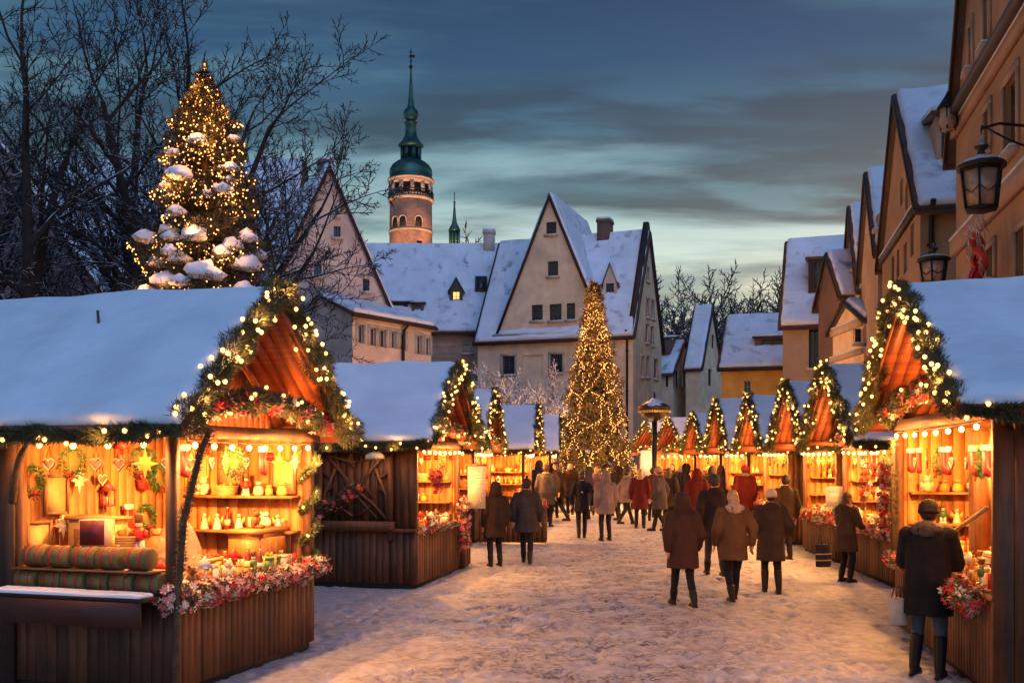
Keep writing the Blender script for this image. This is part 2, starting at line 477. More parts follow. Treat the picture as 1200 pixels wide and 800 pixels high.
# ================================================================ ground
M_['snow_ground'] = gm = mat('trampled_snow', (.43, .43, .46), .6, (7, .28), 0, (16, .8, None, .025), spec=.3)
def ground_nodes():
    N_ = gm.node_tree.nodes; L_ = gm.node_tree.links; bs = N_['Principled BSDF']; src = bs.inputs['Base Color'].links[0].from_socket
    tc_ = N_.new('ShaderNodeTexCoord'); at = N_.new('ShaderNodeAttribute'); at.attribute_name = 'trodden'
    mp = N_.new('ShaderNodeMapping'); mp.inputs['Scale'].default_value = (1, 1.25, 1); L_.new(tc_.outputs['Object'], mp.inputs[0])
    def nz_(sc, lo, hi, det=6):
        n = N_.new('ShaderNodeTexNoise'); n.inputs['Scale'].default_value = sc; n.inputs['Detail'].default_value = det; L_.new(mp.outputs[0], n.inputs[0])
        g_ = N_.new('ShaderNodeMapRange'); g_.inputs['From Min'].default_value = lo; g_.inputs['From Max'].default_value = hi; L_.new(n.outputs[0], g_.inputs[0]); return g_.outputs[0]
    def m_(op, a, b_):
        g_ = N_.new('ShaderNodeMath'); g_.operation = op; g_.use_clamp = True
        for i_, x_ in enumerate((a, b_)):
            if isinstance(x_, (int, float)): g_.inputs[i_].default_value = x_
            else: L_.new(x_, g_.inputs[i_])
        return g_.outputs[0]
    def mx(f, a, b_):
        g_ = N_.new('ShaderNodeMix'); g_.data_type = 'RGBA'; L_.new(f, g_.inputs[0]); L_.new(a, g_.inputs[6])
        if isinstance(b_, tuple): g_.inputs[7].default_value = (*b_, 1)
        else: L_.new(b_, g_.inputs[7])
        return g_.outputs[2]
    vo = N_.new('ShaderNodeTexVoronoi'); vo.feature = 'DISTANCE_TO_EDGE'; vo.inputs['Scale'].default_value = 8; L_.new(mp.outputs[0], vo.inputs['Vector'])
    e_ = N_.new('ShaderNodeMapRange'); e_.inputs['From Min'].default_value = .02; e_.inputs['From Max'].default_value = .14; e_.inputs['To Min'].default_value = 1; e_.inputs['To Max'].default_value = .35; L_.new(vo.outputs['Distance'], e_.inputs[0])
    patch = m_('MULTIPLY', nz_(1.6, .40, .54, 9), nz_(9, .34, .54, 4))
    f_ = m_('MULTIPLY', m_('MULTIPLY', patch, e_.outputs[0]), at.outputs['Fac'])
    c1_ = mx(f_, src, (.065, .048, .04))
    c2_ = mx(m_('MULTIPLY', nz_(.5, .4, .65, 4), .35), c1_, (.36, .31, .29))
    L_.new(c2_, bs.inputs['Base Color'])
ground_nodes()
g = MB()
x0, x1, y0, y1 = -5.2, 8.2, 7.6, 34.0
nx, ny = 270, 480
ys = y0 + (y1 - y0) * np.linspace(0, 1, ny) ** 1.5
xs = np.linspace(x0, x1, nx)
X, Y = np.meshgrid(xs, ys, indexing='ij'); H = np.zeros_like(X)
for sc, am in ((.5, .030), (1.7, .014), (5, .009)):
    H += am * np.array([noise.noise((a * sc, b * sc, sc)) for a, b in zip(X.ravel(), Y.ravel())]).reshape(X.shape)
gr = np.random.default_rng(3)
for k in range(3600):                                     # footprints
    fx = gr.uniform(x0, x1); fy = y0 + (y1 - y0) * gr.random() ** 1.6; an = gr.normal() * .5
    i0, i1 = np.searchsorted(xs, (fx - .3, fx + .3)); j0, j1 = np.searchsorted(ys, (fy - .3, fy + .3))
    if i1 <= i0 or j1 <= j0: continue
    a = X[i0:i1, j0:j1] - fx; b = Y[i0:i1, j0:j1] - fy
    u = a * math.cos(an) + b * math.sin(an); v = -a * math.sin(an) + b * math.cos(an)
    q = (u / .065) ** 2 + (v / .15) ** 2
    H[i0:i1, j0:j1] += -.034 * np.exp(-q ** 1.5) + .012 * np.exp(-(q - 1.6) ** 2 * 3)
edge = np.minimum.reduce([X - x0, x1 - X, Y - y0, y1 - Y]).clip(0, 1)
H = (H + .008) * edge - .03 * (1 - edge)
V = np.stack([X, Y, H], -1).reshape(-1, 3)
i = np.arange(nx - 1)[:, None] * ny; j = np.arange(ny - 1)[None]
g.add(V, np.stack([i + j, i + ny + j, i + ny + j + 1, i + j + 1], -1).reshape(-1, 4))
gz = -.03
for (a, b, c, d) in ((-900, -900, 900, y0), (-900, y1, 900, 1500), (-900, y0, x0, y1), (x1, y0, 900, y1)):
    g.add([(a, b, gz), (c, b, gz), (c, d, gz), (a, d, gz)], np.array([(0, 1, 2, 3)]))
gnd = tag(g.build('ground', M_['snow_ground'], smooth=True), kind='structure')
tr_a = np.clip(1.25 * np.exp(-((X - (.3 + .12 * (Y - 8))) / 2.1) ** 2) * np.clip(1.35 - (Y - 8) / 26, .25, 1), .12, 1)
tr_a = np.concatenate([tr_a.ravel(), np.full(16, .3)]).astype(np.float32)
at_ = gnd.data.attributes.new('trodden', 'FLOAT', 'POINT'); at_.data.foreach_set('value', tr_a)

# ================================================================ buildings


def clip_poly(P, outline):
    out = P
    n = len(outline)
    for k in range(n):
        a, b = outline[k], outline[(k + 1) % n]; nx_, nz_ = -(b[1] - a[1]), b[0] - a[0]
        src = out; out = []
        for q in range(len(src)):
            p, r = src[q], src[(q + 1) % len(src)]
            dp = (p[0] - a[0]) * nx_ + (p[1] - a[1]) * nz_; dr = (r[0] - a[0]) * nx_ + (r[1] - a[1]) * nz_
            if dp >= -1e-9: out.append(p)
            if (dp > 1e-9 and dr < -1e-9) or (dp < -1e-9 and dr > 1e-9):
                t = dp / (dp - dr); out.append((p[0] + (r[0] - p[0]) * t, p[1] + (r[1] - p[1]) * t))
        if len(out) < 3: return []
    return out


def wall_panel(mb, M, outline, holes, depth=.2, mi=0):
    us = sorted({p[0] for p in outline} | {h[0] for h in holes} | {h[2] for h in holes})
    zs = sorted({p[1] for p in outline} | {h[1] for h in holes} | {h[3] for h in holes})
    for a, b in zip(us, us[1:]):
        for c, d in zip(zs, zs[1:]):
            mu, mz = (a + b) / 2, (c + d) / 2
            if any(h[0] < mu < h[2] and h[1] < mz < h[3] for h in holes): continue
            P = clip_poly([(a, c), (b, c), (b, d), (a, d)], outline)
            if P: mb.add([(u, 0, z) for u, z in P], [tuple(range(len(P)))], mi, M)
    for h in holes:
        a, c, b, d = h
        mb.add([(a, 0, c), (b, 0, c), (b, 0, d), (a, 0, d), (a, depth, c), (b, depth, c), (b, depth, d), (a, depth, d)],
               np.array([(0, 1, 5, 4), (1, 2, 6, 5), (2, 3, 7, 6), (3, 0, 4, 7)]), mi, M)


def window(root, M, h, fm='frame_dark', lit=0, mull=(1, 1), trim=None, sill=True, blank=False, wm=None, deep=.13):
    a, c, b, d = h; w = b - a; t = min(.09, w * .1)
    if blank:
        MB().add([(a, deep, c), (b, deep, c), (b, deep, d), (a, deep, d)], np.array([(0, 1, 2, 3)]), 0, M).build('blind_window', wm, root); return
    f = MB()
    for q in (((a + t / 2), (c + d) / 2, t, d - c), ((b - t / 2), (c + d) / 2, t, d - c)): f.box((q[0], deep, q[1]), (q[2], .07, q[3]), M)
    for z in (c + t / 2, d - t / 2): f.box(((a + b) / 2, deep, z), (w - 2 * t, .066, t), M)
    for k in range(mull[0]): f.box((a + w * (k + 1) / (mull[0] + 1), deep - .003, (c + d) / 2), (t * .7, .05, d - c - 2 * t), M)
    for k in range(mull[1]): f.box(((a + b) / 2, deep - .006, c + (d - c) * (k + 1) / (mull[1] + 1)), (w - 2 * t, .04, t * .6), M)
    fo = f.build('window', M_[fm], root)
    MB().add([(a + t * .8, deep + .01, c + t * .8), (b - t * .8, deep + .01, c + t * .8), (b - t * .8, deep + .01, d - t * .8), (a + t * .8, deep + .01, d - t * .8)],
             np.array([(0, 1, 2, 3)]), 0, M).build('pane', M_['glass_lit' if lit else 'glass'], fo)
    if sill:
        s = MB(); s.box(((a + b) / 2, -.05, c - .06), (w + .22, .22, .1), M, 0); s.box(((a + b) / 2, -.06, c + .01), (w + .16, .19, .045), M, 1)
        s.build('sill', [M_['stone'], M_['snow_roof']], fo)
    if trim:
        s = MB(); e = .14
        s.box((a - e / 2, -.02, (c + d) / 2), (e, .05, d - c + .0), M); s.box((b + e / 2, -.02, (c + d) / 2), (e, .05, d - c), M); s.box(((a + b) / 2, -.022, d + e / 2), (w + 2 * e, .056, e), M)
        s.build('surround', trim, fo)


RM = {}


def place(px, O, e):
    """pixel box (x0,y0,x1,y1) in the photograph -> (u0,z0,u1,z1) on the vertical wall through O with direction e"""
    def u_(x):
        k = (x - 600) / FL; return (k * O[1] - O[0]) / (e[0] - k * e[1])
    u0, u1 = u_(px[0]), u_(px[2]); d = O[1] + (u0 + u1) / 2 * e[1]
    if u0 > u1: u0, u1 = u1, u0
    return (u0, CH + (HY - px[3]) / FL * d, u1, CH + (HY - px[1]) / FL * d)


def house(name, label, loc, rz, w, d, eave, ridge, wm, win, root=None, base=0, ov=.35, trimmat=None, roof=True, seed=1, cat='building', group=None, sides='FBLR', band=None, fm='frame_dark', snowth=.16, quoin=None, verge='wood_dark', amp=.03, winkw={}):
    Mw = T(*loc) @ RZ(rz)
    if root is None:
        root = thing(name, label, cat, Mw, group); RM[root.name] = Mw; Mp = Matrix.Identity(4)
    else: Mp = RM[root.name].inverted() @ Mw
    SM = {'F': (T(0, -d / 2), w, 1), 'B': (T(0, d / 2) @ RZ(R(180)), w, 1), 'L': (T(-w / 2, 0) @ RZ(R(-90)), d, 0), 'R': (T(w / 2, 0) @ RZ(R(90)), d, 0)}
    wmb = MB()
    for s in sides:
        m, ww, gable = SM[s]; m = Mp @ m
        hs = []
        Mws = Mw @ SM[s][0]; O = Mws.translation; e = Mws.to_3x3() @ Vector((1, 0, 0))
        for q in win.get(s, []):
            q = dict(zip(('px', 'kw'), q)) if isinstance(q[0], (tuple, list)) else dict(px=q, kw={})
            h = place(q['px'], O, e) if not q['kw'].get('m') else q['px']
            kw = {**winkw, **{k: v for k, v in q['kw'].items() if k != 'm'}}
            if kw.get('blank'): kw['wm'] = M_[wm]
            hs.append(h); window(root, m, h, fm=kw.pop('fm', fm), trim=kw.pop('trim', trimmat), **kw)
        if base >= eave and not gable: continue
        b2 = -ww / 2, ww / 2
        out = [(b2[0], base), (b2[1], base), (b2[1], eave), (0, ridge), (b2[0], eave)] if gable else [(b2[0], base), (b2[1], base), (b2[1], eave), (b2[0], eave)]
        if gable and base >= eave: out = [(b2[0], eave), (b2[1], eave), (0, ridge)]
        wallholes = hs
        wall_panel(wmb, m, out, wallholes)
        if band and s in band[0]:
            bb = MB()
            for z, hh in band[1]: bb.box((0, -.06, z), (ww + .1, .12, hh), m); bb.box((0, -.07, z + hh / 2 + .02), (ww + .1, .14, .04), m, 1)
            bb.build('cornice', [M_['stone'] if len(band) < 3 else M_[band[2]], M_['snow_roof']], root)
    wmb.build('wall', M_[wm], root)
    if roof:
        rb = MB(); sn = MB()
        sl = (ridge - eave) / (w / 2)
        for s in (-1, 1):
            ex = s * (w / 2 + ov); ez = eave - ov * sl
            n = Vector((s * sl, 0, 1)).normalized() * .12
            a = [(ex, -d / 2 - .18, ez), (ex, d / 2 + .18, ez), (0, d / 2 + .18, ridge), (0, -d / 2 - .18, ridge)]
            b = [(p[0] + n.x, p[1], p[2] + n.z) for p in a]; b[2] = (0, b[2][1], ridge + .12 / Vector((s * sl, 0, 1)).normalized().z); b[3] = (0, b[3][1], b[2][2])
            rb.add(a + b, [(0, 1, 2, 3), (7, 6, 5, 4), (0, 4, 5, 1), (1, 5, 6, 2), (3, 7, 4, 0)], 0, Mp)
            q0 = Vector(b[0]); q1 = Vector(b[1]); q2 = Vector(b[2]); q3 = Vector(b[3]); ins = Vector((0, .12, 0))
            up = (q3 - q0).normalized() * .1
            slope_snow(sn, q0 + ins + up, q1 - ins + up, q2 - ins, q3 + ins, snowth, 26, 16, amp, seed + s)
            for yy in (-d / 2 - .19, d / 2 + .19): rb.bar((ex, yy, ez + .05), (0, yy, ridge + .07), .05, .13, 1, Mp)
            rb.tube([(ex + s * .06, -d / 2 - .2, ez - .02), (ex + s * .06, d / 2 + .2, ez - .02)], .08, 6, 1, Mp)
        rb.build('roof', [M_['tile'], M_[verge]], root)
        m = sn.mesh('roof_snow', M_['snow_roof'], True); m.transform(Mp); link('roof_snow', m, root)
    return root, Mp, Mw


def dormer(root, M, w, h, dep, wm, lit=0, kind='gable', rh=None, fm='frame_dark', snow=True, mull=(1, 1)):
    """front faces -y at y=0, base z=0"""
    b = MB(); rh = rh or w * .7
    if kind == 'gable': poly = [(-w / 2, 0), (w / 2, 0), (w / 2, h), (0, h + rh), (-w / 2, h)]
    else: poly = [(-w / 2, 0), (w / 2, 0), (w / 2, h), (-w / 2, h)]
    hole = (-w * .3, h * .14, w * .3, h * .92)
    wall_panel(b, M, poly, [hole], .12)
    for s in (-1, 1): b.add([(s * w / 2, 0, 0), (s * w / 2, dep, 0), (s * w / 2, dep, h), (s * w / 2, 0, h)], np.array([(0, 1, 2, 3)]), 0, M)
    o = b.build('dormer', M_[wm], root)
    window(o, M, hole, fm=fm, lit=lit, sill=False, mull=mull, deep=.07)
    r = MB(); e = .14
    if kind == 'gable':
        for s in (-1, 1):
            p = [(s * (w / 2 + e), -e, h - e * rh / w * 2), (s * (w / 2 + e), dep, h - e * rh / w * 2), (0, dep, h + rh), (0, -e, h + rh)]
            q = [(x, y, z + .1) for x, y, z in p]
            r.add(p + q, [(0, 1, 2, 3), (7, 6, 5, 4), (0, 4, 5, 1), (3, 7, 4, 0)], 0, M)
            if snow: r.add([(x * .93, y + .06, z + .004) for x, y, z in q] + [(x * .93, y + .06, z + .09) for x, y, z in q], [(0, 4, 5, 1), (3, 7, 4, 0), (7, 6, 5, 4)], 1, M)
    else:
        up = .25
        p = [(-w / 2 - e, -e, h), (w / 2 + e, -e, h), (w / 2 + e, dep, h + up), (-w / 2 - e, dep, h + up)]
        q = [(x, y, z + .12) for x, y, z in p]; r.add(p + q, [(3, 2, 1, 0), (4, 5, 6, 7), (0, 1, 5, 4), (1, 2, 6, 5), (2, 3, 7, 6), (3, 0, 4, 7)], 0, M)
        t = [(x * .95, y + .06, z + .14) for x, y, z in q]; t0 = [(x * .95, y + .06, z + .004) for x, y, z in q]
        r.add(t0 + t, [(4, 5, 6, 7), (0, 1, 5, 4), (1, 2, 6, 5), (2, 3, 7, 6), (3, 0, 4, 7)], 1, M)
    r.build('dormer_roof', [M_['frame_dark'], M_['snow_roof']], o)


def chimney(root, M, w, d, h, wm='brown', pots=0):
    b = MB(); b.box((0, 0, h / 2), (w, d, h), M, 0); b.box((0, 0, h - .1), (w + .12, d + .12, .16), M, 0)
    b.box((0, 0, h + .07), (w + .06, d + .06, .14), M, 1)
    b.build('chimney', [M_[wm], M_['snow_roof']], root)


def downpipe(root, M, x, z0, z1):
    b = MB(); b.tube([(x, -.12, z0), (x, -.12, z1 - .5), (x, -.2, z1 - .2), (x, -.42, z1)], .07, 8, 0, M)
    for k in range(4): b.box((x, -.06, z0 + (z1 - z0) * (k + .5) / 4), (.2, .12, .05), M)
    b.build('downpipe', M_['iron'], root)


# ---- centre: long house with end gable + front cross gable
nrm = Vector((.94, -.342, 0)); per = Vector((.342, .94, 0))
cM = Vector((7.3, 60, 0)) + per * 4.25 - nrm * 5.05
rM, Mp, Mw = house('corner_house', 'pale plastered corner house with tall steep front gable, behind the tall narrow lit tree', cM, R(70), 8.5, 10.1, 9.9, 16.6, 'peach',
    {'L': [((589, 417, 603, 439), {}), ((645, 415, 659, 437), {}), ((612, 416, 636, 444), dict(blank=True))],
     'F': [((757, 350, 760, 372), {}), ((763, 352, 766, 374), {}), ((756, 380, 759.5, 402), {}), ((762, 383, 765.5, 405), {}), ((751, 418, 754, 442), {}), ((757, 418, 760, 442), {}), ((766, 421, 770, 444), {}), ((757.5, 314, 760, 330), {})]},
    seed=3, trimmat=M_['stone'], ov=.3, winkw=dict(mull=(1, 1)))
gM = Vector((7.3, 60, 0)) - nrm * 5.24 - per * .08 + per * 4.0
house('g', '', gM, R(-20), 6.9, 8, 9.95, 18.3, 'peach', {'F': [(640, 260, 652, 275), (642, 306, 654, 324), (623, 357, 636, 376), (644, 356, 658, 376), (664, 355, 674, 375)]},
      root=rM, base=9.9, seed=8, ov=.22, sides='F', winkw=dict(mull=(1, 2)))
b = MB(); Mg = RM[rM.name].inverted() @ T(*gM) @ RZ(R(-20))
b.box((0, -4.12, 9.86), (7.5, .3, .16), Mg, 0); b.box((0, -4.14, 9.98), (7.4, .3, .1), Mg, 1); b.build('cornice', [M_['stone'], M_['snow_roof']], rM)
Fm = Mp @ T(0, -5.05)
b = MB()                                              # raised parapet of the end gable
for s in (-1, 1): b.bar((s * 4.35, .12, 9.9), (0, .12, 17.3), .34, .34, 0, Fm)
b.build('gable_parapet', M_['wood_dark'], rM)
downpipe(rM, Mp @ T(-4.25, 0) @ RZ(R(-90)), 4.7, .2, 9.9)
dormer(rM, Mp @ T(-3.0, -3.3, 12.15) @ RZ(R(-90)), .85, 1.0, 1.8, 'lilac', rh=1.1)
chimney(rM, Mp @ T(0, -2.2, 16.0), 1.1, .8, 1.7)

# ---- long roof behind left of it
rC, Mp, Mw = house('long_house', 'long stone house with wide snowy roof and one lit dormer, below the brick tower', (-6.2, 70, 0), R(90), 8, 14, 10.9, 17.0, 'brickwall',
    {'L': [((542, 403, 552, 414), dict(fm='frame_light'))]}, seed=5, ov=.3)
L_ = Mp @ RZ(R(-90))                                    # local: -y faces camera
dormer(rC, Mp @ T(-3.1, -2.45, 12.2) @ RZ(R(-90)), .85, 1.35, 1.6, 'frame_dark', lit=1, rh=.75, mull=(1, 2))
dormer(rC, Mp @ T(-3.4, 1.45, 11.6) @ RZ(R(-90)), 1.4, 1.0, 2.0, 'wood_dark', kind='shed')
dormer(rC, Mp @ T(-3.6, .1, 11.3) @ RZ(R(-90)), .8, 1.2, 2.0, 'brown', kind='shed')
sk = MB(); ms = Mp @ T(-2.35, -4.1, 14.0) @ RY(-math.atan2(6.1, 4)); sk.box((0, 0, .1), (1.3, .8, .14), ms, 0); sk.box((0, 0, .18), (1.1, .6, .02), ms, 1); sk.build('skylight', [M_['frame_dark'], M_['glass']], rC)
chimney(rC, Mp @ T(-.2, -4.6, 16.4), .7, .8, 1.7, 'lilac')

# ---- left lilac gable house and annex
rB, Mp, Mw = house('gable_house', 'pale beige gabled house with few small windows, left of the brick tower', Vector((-9.2, 50, 0)) + Vector((-.4226, .906, 0)) * 6, R(25), 7.6, 12, 8.5, 16.7, 'lilac',
    {'F': [(392, 241, 396, 254), (391, 265, 399, 279), (368, 310, 377, 325), (425, 327, 433, 342), (394, 399, 404, 417), (402, 462, 412, 480)], 'L': []}, seed=12, ov=.25, winkw=dict(mull=(1, 0)))
chimney(rB, Mp @ T(0, -5.3, 16.2), .6, .6, 1.1, 'dusk')
dormer(rB, Mp @ T(-2.2, -1.5, 12.2) @ RZ(R(-90)), 1.3, 1.1, 1.2, 'wood_dark', kind='shed')
rA, Mp, Mw = house('annex_building', 'long low pale annex with a row of upper windows, right of the left gable house', (-7.5, 50.3, 0), R(146), 4, 5.9, 9.0, 9.9, 'lilac',
    {'L': [(419, 380, 426, 402), (433, 384, 440, 405), (444, 386, 452, 407), (458, 388, 464, 408), (469, 390, 475, 410), (488, 393, 494, 415), (499, 396, 504, 416),
           (420, 431, 428, 441), (434, 431, 442, 441), (446, 431, 453, 441)]}, seed=15, ov=.2, fm='frame_light', trimmat=M_['frame_light'], band=('L', [(6.3, .16), (8.85, .2)]), winkw=dict(sill=False, mull=(1, 0)))
downpipe(rA, Mp @ T(-2, 0) @ RZ(R(-90)), .6, .2, 8.8)

# ---- dark houses far left behind the bare trees
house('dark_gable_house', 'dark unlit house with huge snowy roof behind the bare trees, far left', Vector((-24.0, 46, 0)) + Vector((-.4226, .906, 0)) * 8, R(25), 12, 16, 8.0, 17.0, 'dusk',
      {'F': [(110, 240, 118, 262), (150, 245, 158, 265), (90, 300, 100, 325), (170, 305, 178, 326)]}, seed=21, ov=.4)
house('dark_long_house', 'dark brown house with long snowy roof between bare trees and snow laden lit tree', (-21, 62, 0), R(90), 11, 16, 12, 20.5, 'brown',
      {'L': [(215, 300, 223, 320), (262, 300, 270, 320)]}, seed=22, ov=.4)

# ---- right side street: near house R1
n1 = Vector((-.972, .235, 0)); e1 = Vector((-.235, -.972, 0)); F1 = Vector((9.5, 21.3, 0))
tr = M_['stone']
r1, Mp, Mw = house('tall_gable_house', 'tall orange house with black cornice, nearest on the right, hung with lanterns', F1 + e1 * 6 - n1 * 4, R(-103.6), 12, 8, 9.15, 21.5, 'ochre',
    {'F': [(1178, 92, 1193, 180), (1155, 128, 1161, 178), (1154, -20, 1160, 55), (1137, 30, 1140, 82), (1192, 268, 1203, 330), (1158, 290, 1166, 330)]}, seed=31, ov=.3,
    trimmat=M_['salmon'], band=('F', [(6.65, .34), (9.1, .22)], 'salmon'), winkw=dict(mull=(1, 2)))
b = MB(); b.box((0, -4.17, 9.3), (12.2, .24, .14), Mp, 0); b.box((0, -4.16, 9.39), (12.1, .2, .05), Mp, 1); b.build('gutter', [M_['frame_dark'], M_['snow_roof']], r1)

F2 = Vector((10.5, 25.6, 0)); wd = Vector((.235, .972, 0))
r2, Mp, Mw = house('orange_gable_house', 'orange gabled house with snowy roof and red dormer, second on the right side', F2 + wd * 3.85 - n1 * 5, R(-103.6), 7.7, 10, 8.75, 12.75, 'ochre',
    {'F': [(1067, 262, 1071, 300), (1061, 215, 1064, 245), (1055, 210, 1058, 240), (1059, 285, 1063, 320), (1051, 292, 1054, 325), (1045, 300, 1048, 330)], 'R': []}, seed=32, ov=.3, band=('F', [(8.7, .2)], 'frame_dark'), winkw=dict(mull=(1, 1), sill=False))
dormer(r2, Mp @ T(3.0, -4.15, 9.85) @ RZ(R(90)), .66, 1.35, 1.6, 'salmon', kind='shed', fm='frame_dark')
downpipe(r2, Mp @ T(3.85, 0) @ RZ(R(90)), -4.75, .2, 8.7)
r2b = chimney(r2, Mp @ T(0, -.5, 12.2), .7, .7, 1.5, 'salmon')

F3 = Vector((12.35, 33.6, 0))
r3, Mp, Mw = house('narrow_gable_house', 'narrow brown house with snowy gable, third on the right side', F3 + wd * 2.6 - n1 * 5, R(-103.6), 5.2, 10, 9.3, 12.4, 'salmon', {'F': [(1021, 250, 1023, 268), (1027, 252, 1029, 270)]}, seed=33, ov=.3)
F4 = Vector((13.7, 39.2, 0))
r4, Mp, Mw = house('pink_gable_house', 'pinkish plastered gabled house, fourth on the right side', F4 + wd * 3.4 - n1 * 5, R(-103.6), 6.8, 10, 9.0, 12.8, 'salmon', {'F': [(1002, 285, 1004, 300), (998, 300, 1000, 318)]}, seed=34, ov=.3)
# projecting bay with lean-to snow roof
r4b, Mp, Mw = house('bay_house', 'low beige house with deep cornice and snow capped roof, left of the orange houses', (14.6, 39.0, 0), R(-90), 3.6, 2.9, 7.4, 8.2, 'peach',
    {'F': [], 'R': [(1002, 385, 1010, 402), (1016, 385, 1024, 402)]}, seed=35, ov=.3, band=('FR', [(6.2, .2), (7.3, .3)]))
house('brown_bay_house', 'rounded brown bay with snow covered pent roof between gables, right side', (15.2, 43.0, 0), R(-90), 3.0, 3.0, 9.1, 10.9, 'brown', {'R': [(985, 355, 990, 372)]}, seed=36, ov=.25)
r5, Mp, Mw = house('steep_roof_house', 'pink house with steep snowy roof and dark dormer, beside the small yellow house', (17.4, 50.7, 0), R(70), 7, 6.4, 8.9, 13.3, 'salmon',
    {'L': [((948, 385, 962, 432), {}), ((968, 372, 976, 405), {}), ((981, 372, 988, 402), {})]}, seed=37, ov=.35, winkw=dict(mull=(1, 2)))
dormer(r5, Mp @ T(-2.8, 1.3, 10.3) @ RZ(R(-90)), 1.5, 1.6, 2.6, 'wood_dark', kind='shed', mull=(3, 1))
dormer(r5, Mp @ T(-2.9, -1.5, 10.0) @ RZ(R(-90)), 1.0, 1.5, 2.2, 'salmon', kind='gable', rh=.9)
rY, Mp, Mw = house('yellow_house', 'small yellow house with snowy roof behind the right stall roofs', (16.16, 59.84, 0), R(72), 8, 6.2, 7.5, 10.7, 'yellow',
    {'L': [((872, 446, 880, 460), dict(fm='frame_light'))]}, seed=38, ov=.35)
dormer(rY, Mp @ T(-3.0, .3, 8.2) @ RZ(R(-90)), 2.0, .9, 2.4, 'brown', kind='shed', mull=(1, 0))
b = MB(); b.box((2.6, -4.08, 5.4), (1.8, .2, 3.2), Mp @ RZ(R(-90)), 0); b.build('timber_lean_to', M_['wood_dark'], rY)

wH = Vector((.5, .866, 0)); nH = Vector((.866, -.5, 0))
rH, Mp, Mw = house('far_gable_house', 'distant peach house with low snowy roof and small gable, right of corner house', Vector((15.2, 80, 0)) + wH * 2.5 - nH * 8.4, R(60), 5, 12, 9.3, 11.9, 'peach',
    {'L': [(780, 434, 783, 453), (791, 434, 794, 453), (800, 434, 803, 453), (808, 436, 811, 455)]}, seed=41, ov=.3, winkw=dict(sill=False))
house('h', '', Vector((15.2, 80, 0)) + wH * 2.5 - nH * .65, R(60), 5, 1.3, 9.6, 14.6, 'peach', {'F': [(834, 392, 837, 408), (830, 432, 834, 452)]}, root=rH, seed=47, ov=.15, winkw=dict(sill=False))
dormer(rH, Mp @ T(-1.9, -4.6, 10.9) @ RZ(R(-90)), 1.6, 1.2, 2.0, 'brown', kind='shed')
house('far_grey_house', 'grey distant house with snowy roof beyond the yellow house', (23.5, 104, 0), R(60), 7, 14, 8.0, 14.5, 'dusk', {}, seed=42)
house('far_brown_house', 'brown far house end closing the street behind small roofs', (20, 92, 0), R(70), 6, 9, 7.5, 11.5, 'brown', {}, seed=43)

# ---- church tower and small spire
k = 130 / FL
def tz(py): return CH + (HY - py) * k
tw = thing('church_tower', 'round brick church tower with green copper onion spire, lit from below', 'tower', T((481.5 - 600) * k, 130, 0))
MB().lathe([(25 * k, 0), (25 * k, tz(274)), (24.6 * k, tz(236))], seg=48).build('tower_shaft', M_['towerbrick'], tw, True)
b = MB()
for y_, r_, h_ in ((273, 26.2, 2.5), (236, 27, 3.2), (213, 27.5, 2.2)): b.lathe([(r_ * k - .1, tz(y_ + h_ / 2)), (r_ * k, tz(y_ + h_ / 4)), (r_ * k, tz(y_ - h_ / 4)), (r_ * k - .1, tz(y_ - h_ / 2))], seg=48)
b.build('string_course', M_['stone'], tw)
b = MB(); b.lathe([(21 * k, tz(235)), (21 * k, tz(213))], seg=32); b.build('gallery_core', M_['dark'], tw)
b = MB()
b.lathe([(25 * k, tz(235)), (25 * k, tz(229)), (24 * k, tz(229))], seg=40)
b.lathe([(25 * k, tz(218)), (25 * k, tz(213)), (24 * k, tz(213))], seg=40)
for i in range(12):
    a = (i + .3) * math.pi / 6; b.box((24.3 * k * math.cos(a), 24.3 * k * math.sin(a), tz(223.5)), (.3, .5, 11 * k), rz=a)
b.build('gallery', M_['stone'], tw)
b = MB(); b.lathe([(26.6 * k, tz(236) + .5), (26.6 * k, tz(236) + .7)], seg=40)
for i in range(48):
    a = i * math.pi / 24; b.box((26.4 * k * math.cos(a), 26.4 * k * math.sin(a), tz(232)), (.06, .06, 1.0), rz=a)
b.lathe([(26.6 * k, tz(232) + .5), (26.6 * k, tz(232) + .58)], seg=40); b.build('gallery_railing', M_['iron'], tw)


def cop(prof, name, parent, seg=16): MB().lathe([(r_ * k, tz(y_)) for r_, y_ in prof], seg=seg).build(name, M_['copper'], parent, True)


cop([(26.5, 212), (27, 211), (24.5, 208.5), (25.2, 204), (24.6, 199), (22, 194.5), (17, 190.5), (11.5, 188.5), (11.5, 187.5)], 'lower_dome', tw, 32)
b = MB(); b.lathe([(8 * k, tz(188)), (8 * k, tz(173))], seg=8, mi=1)
for i in range(8):
    a = (i + .5) * math.pi / 4; b.box((10.3 * k * math.cos(a), 10.3 * k * math.sin(a), tz(180.5)), (.42, .5, 16 * k), rz=a)
b.build('lantern_stage', [M_['copper'], M_['dark']], tw)
cop([(11, 174), (15.5, 171.5), (15, 170.3), (11.5, 167), (9, 163), (7.5, 160), (6.8, 157), (6.8, 146), (8, 145), (8, 144)], 'skirt_roof', tw)
cop([(4.5, 144), (5, 142), (8.3, 139), (9.2, 134.5), (8, 130), (5, 127), (3.6, 123), (2.6, 112), (1.7, 97), (1, 83), (.9, 80)], 'upper_bulb_spire', tw)
b = MB(); b.ball((0, 0, tz(78.5)), 2.4 * k, 12, 8); b.tube([(0, 0, tz(78)), (0, 0, tz(58))], .07, 6); b.box((.15, 0, tz(66)), (.7, .06, .35)); b.ball((0, 0, tz(72)), .16); b.box((0, 0, tz(61)), (.5, .06, .08))
b.build('finial', M_['iron'], tw)
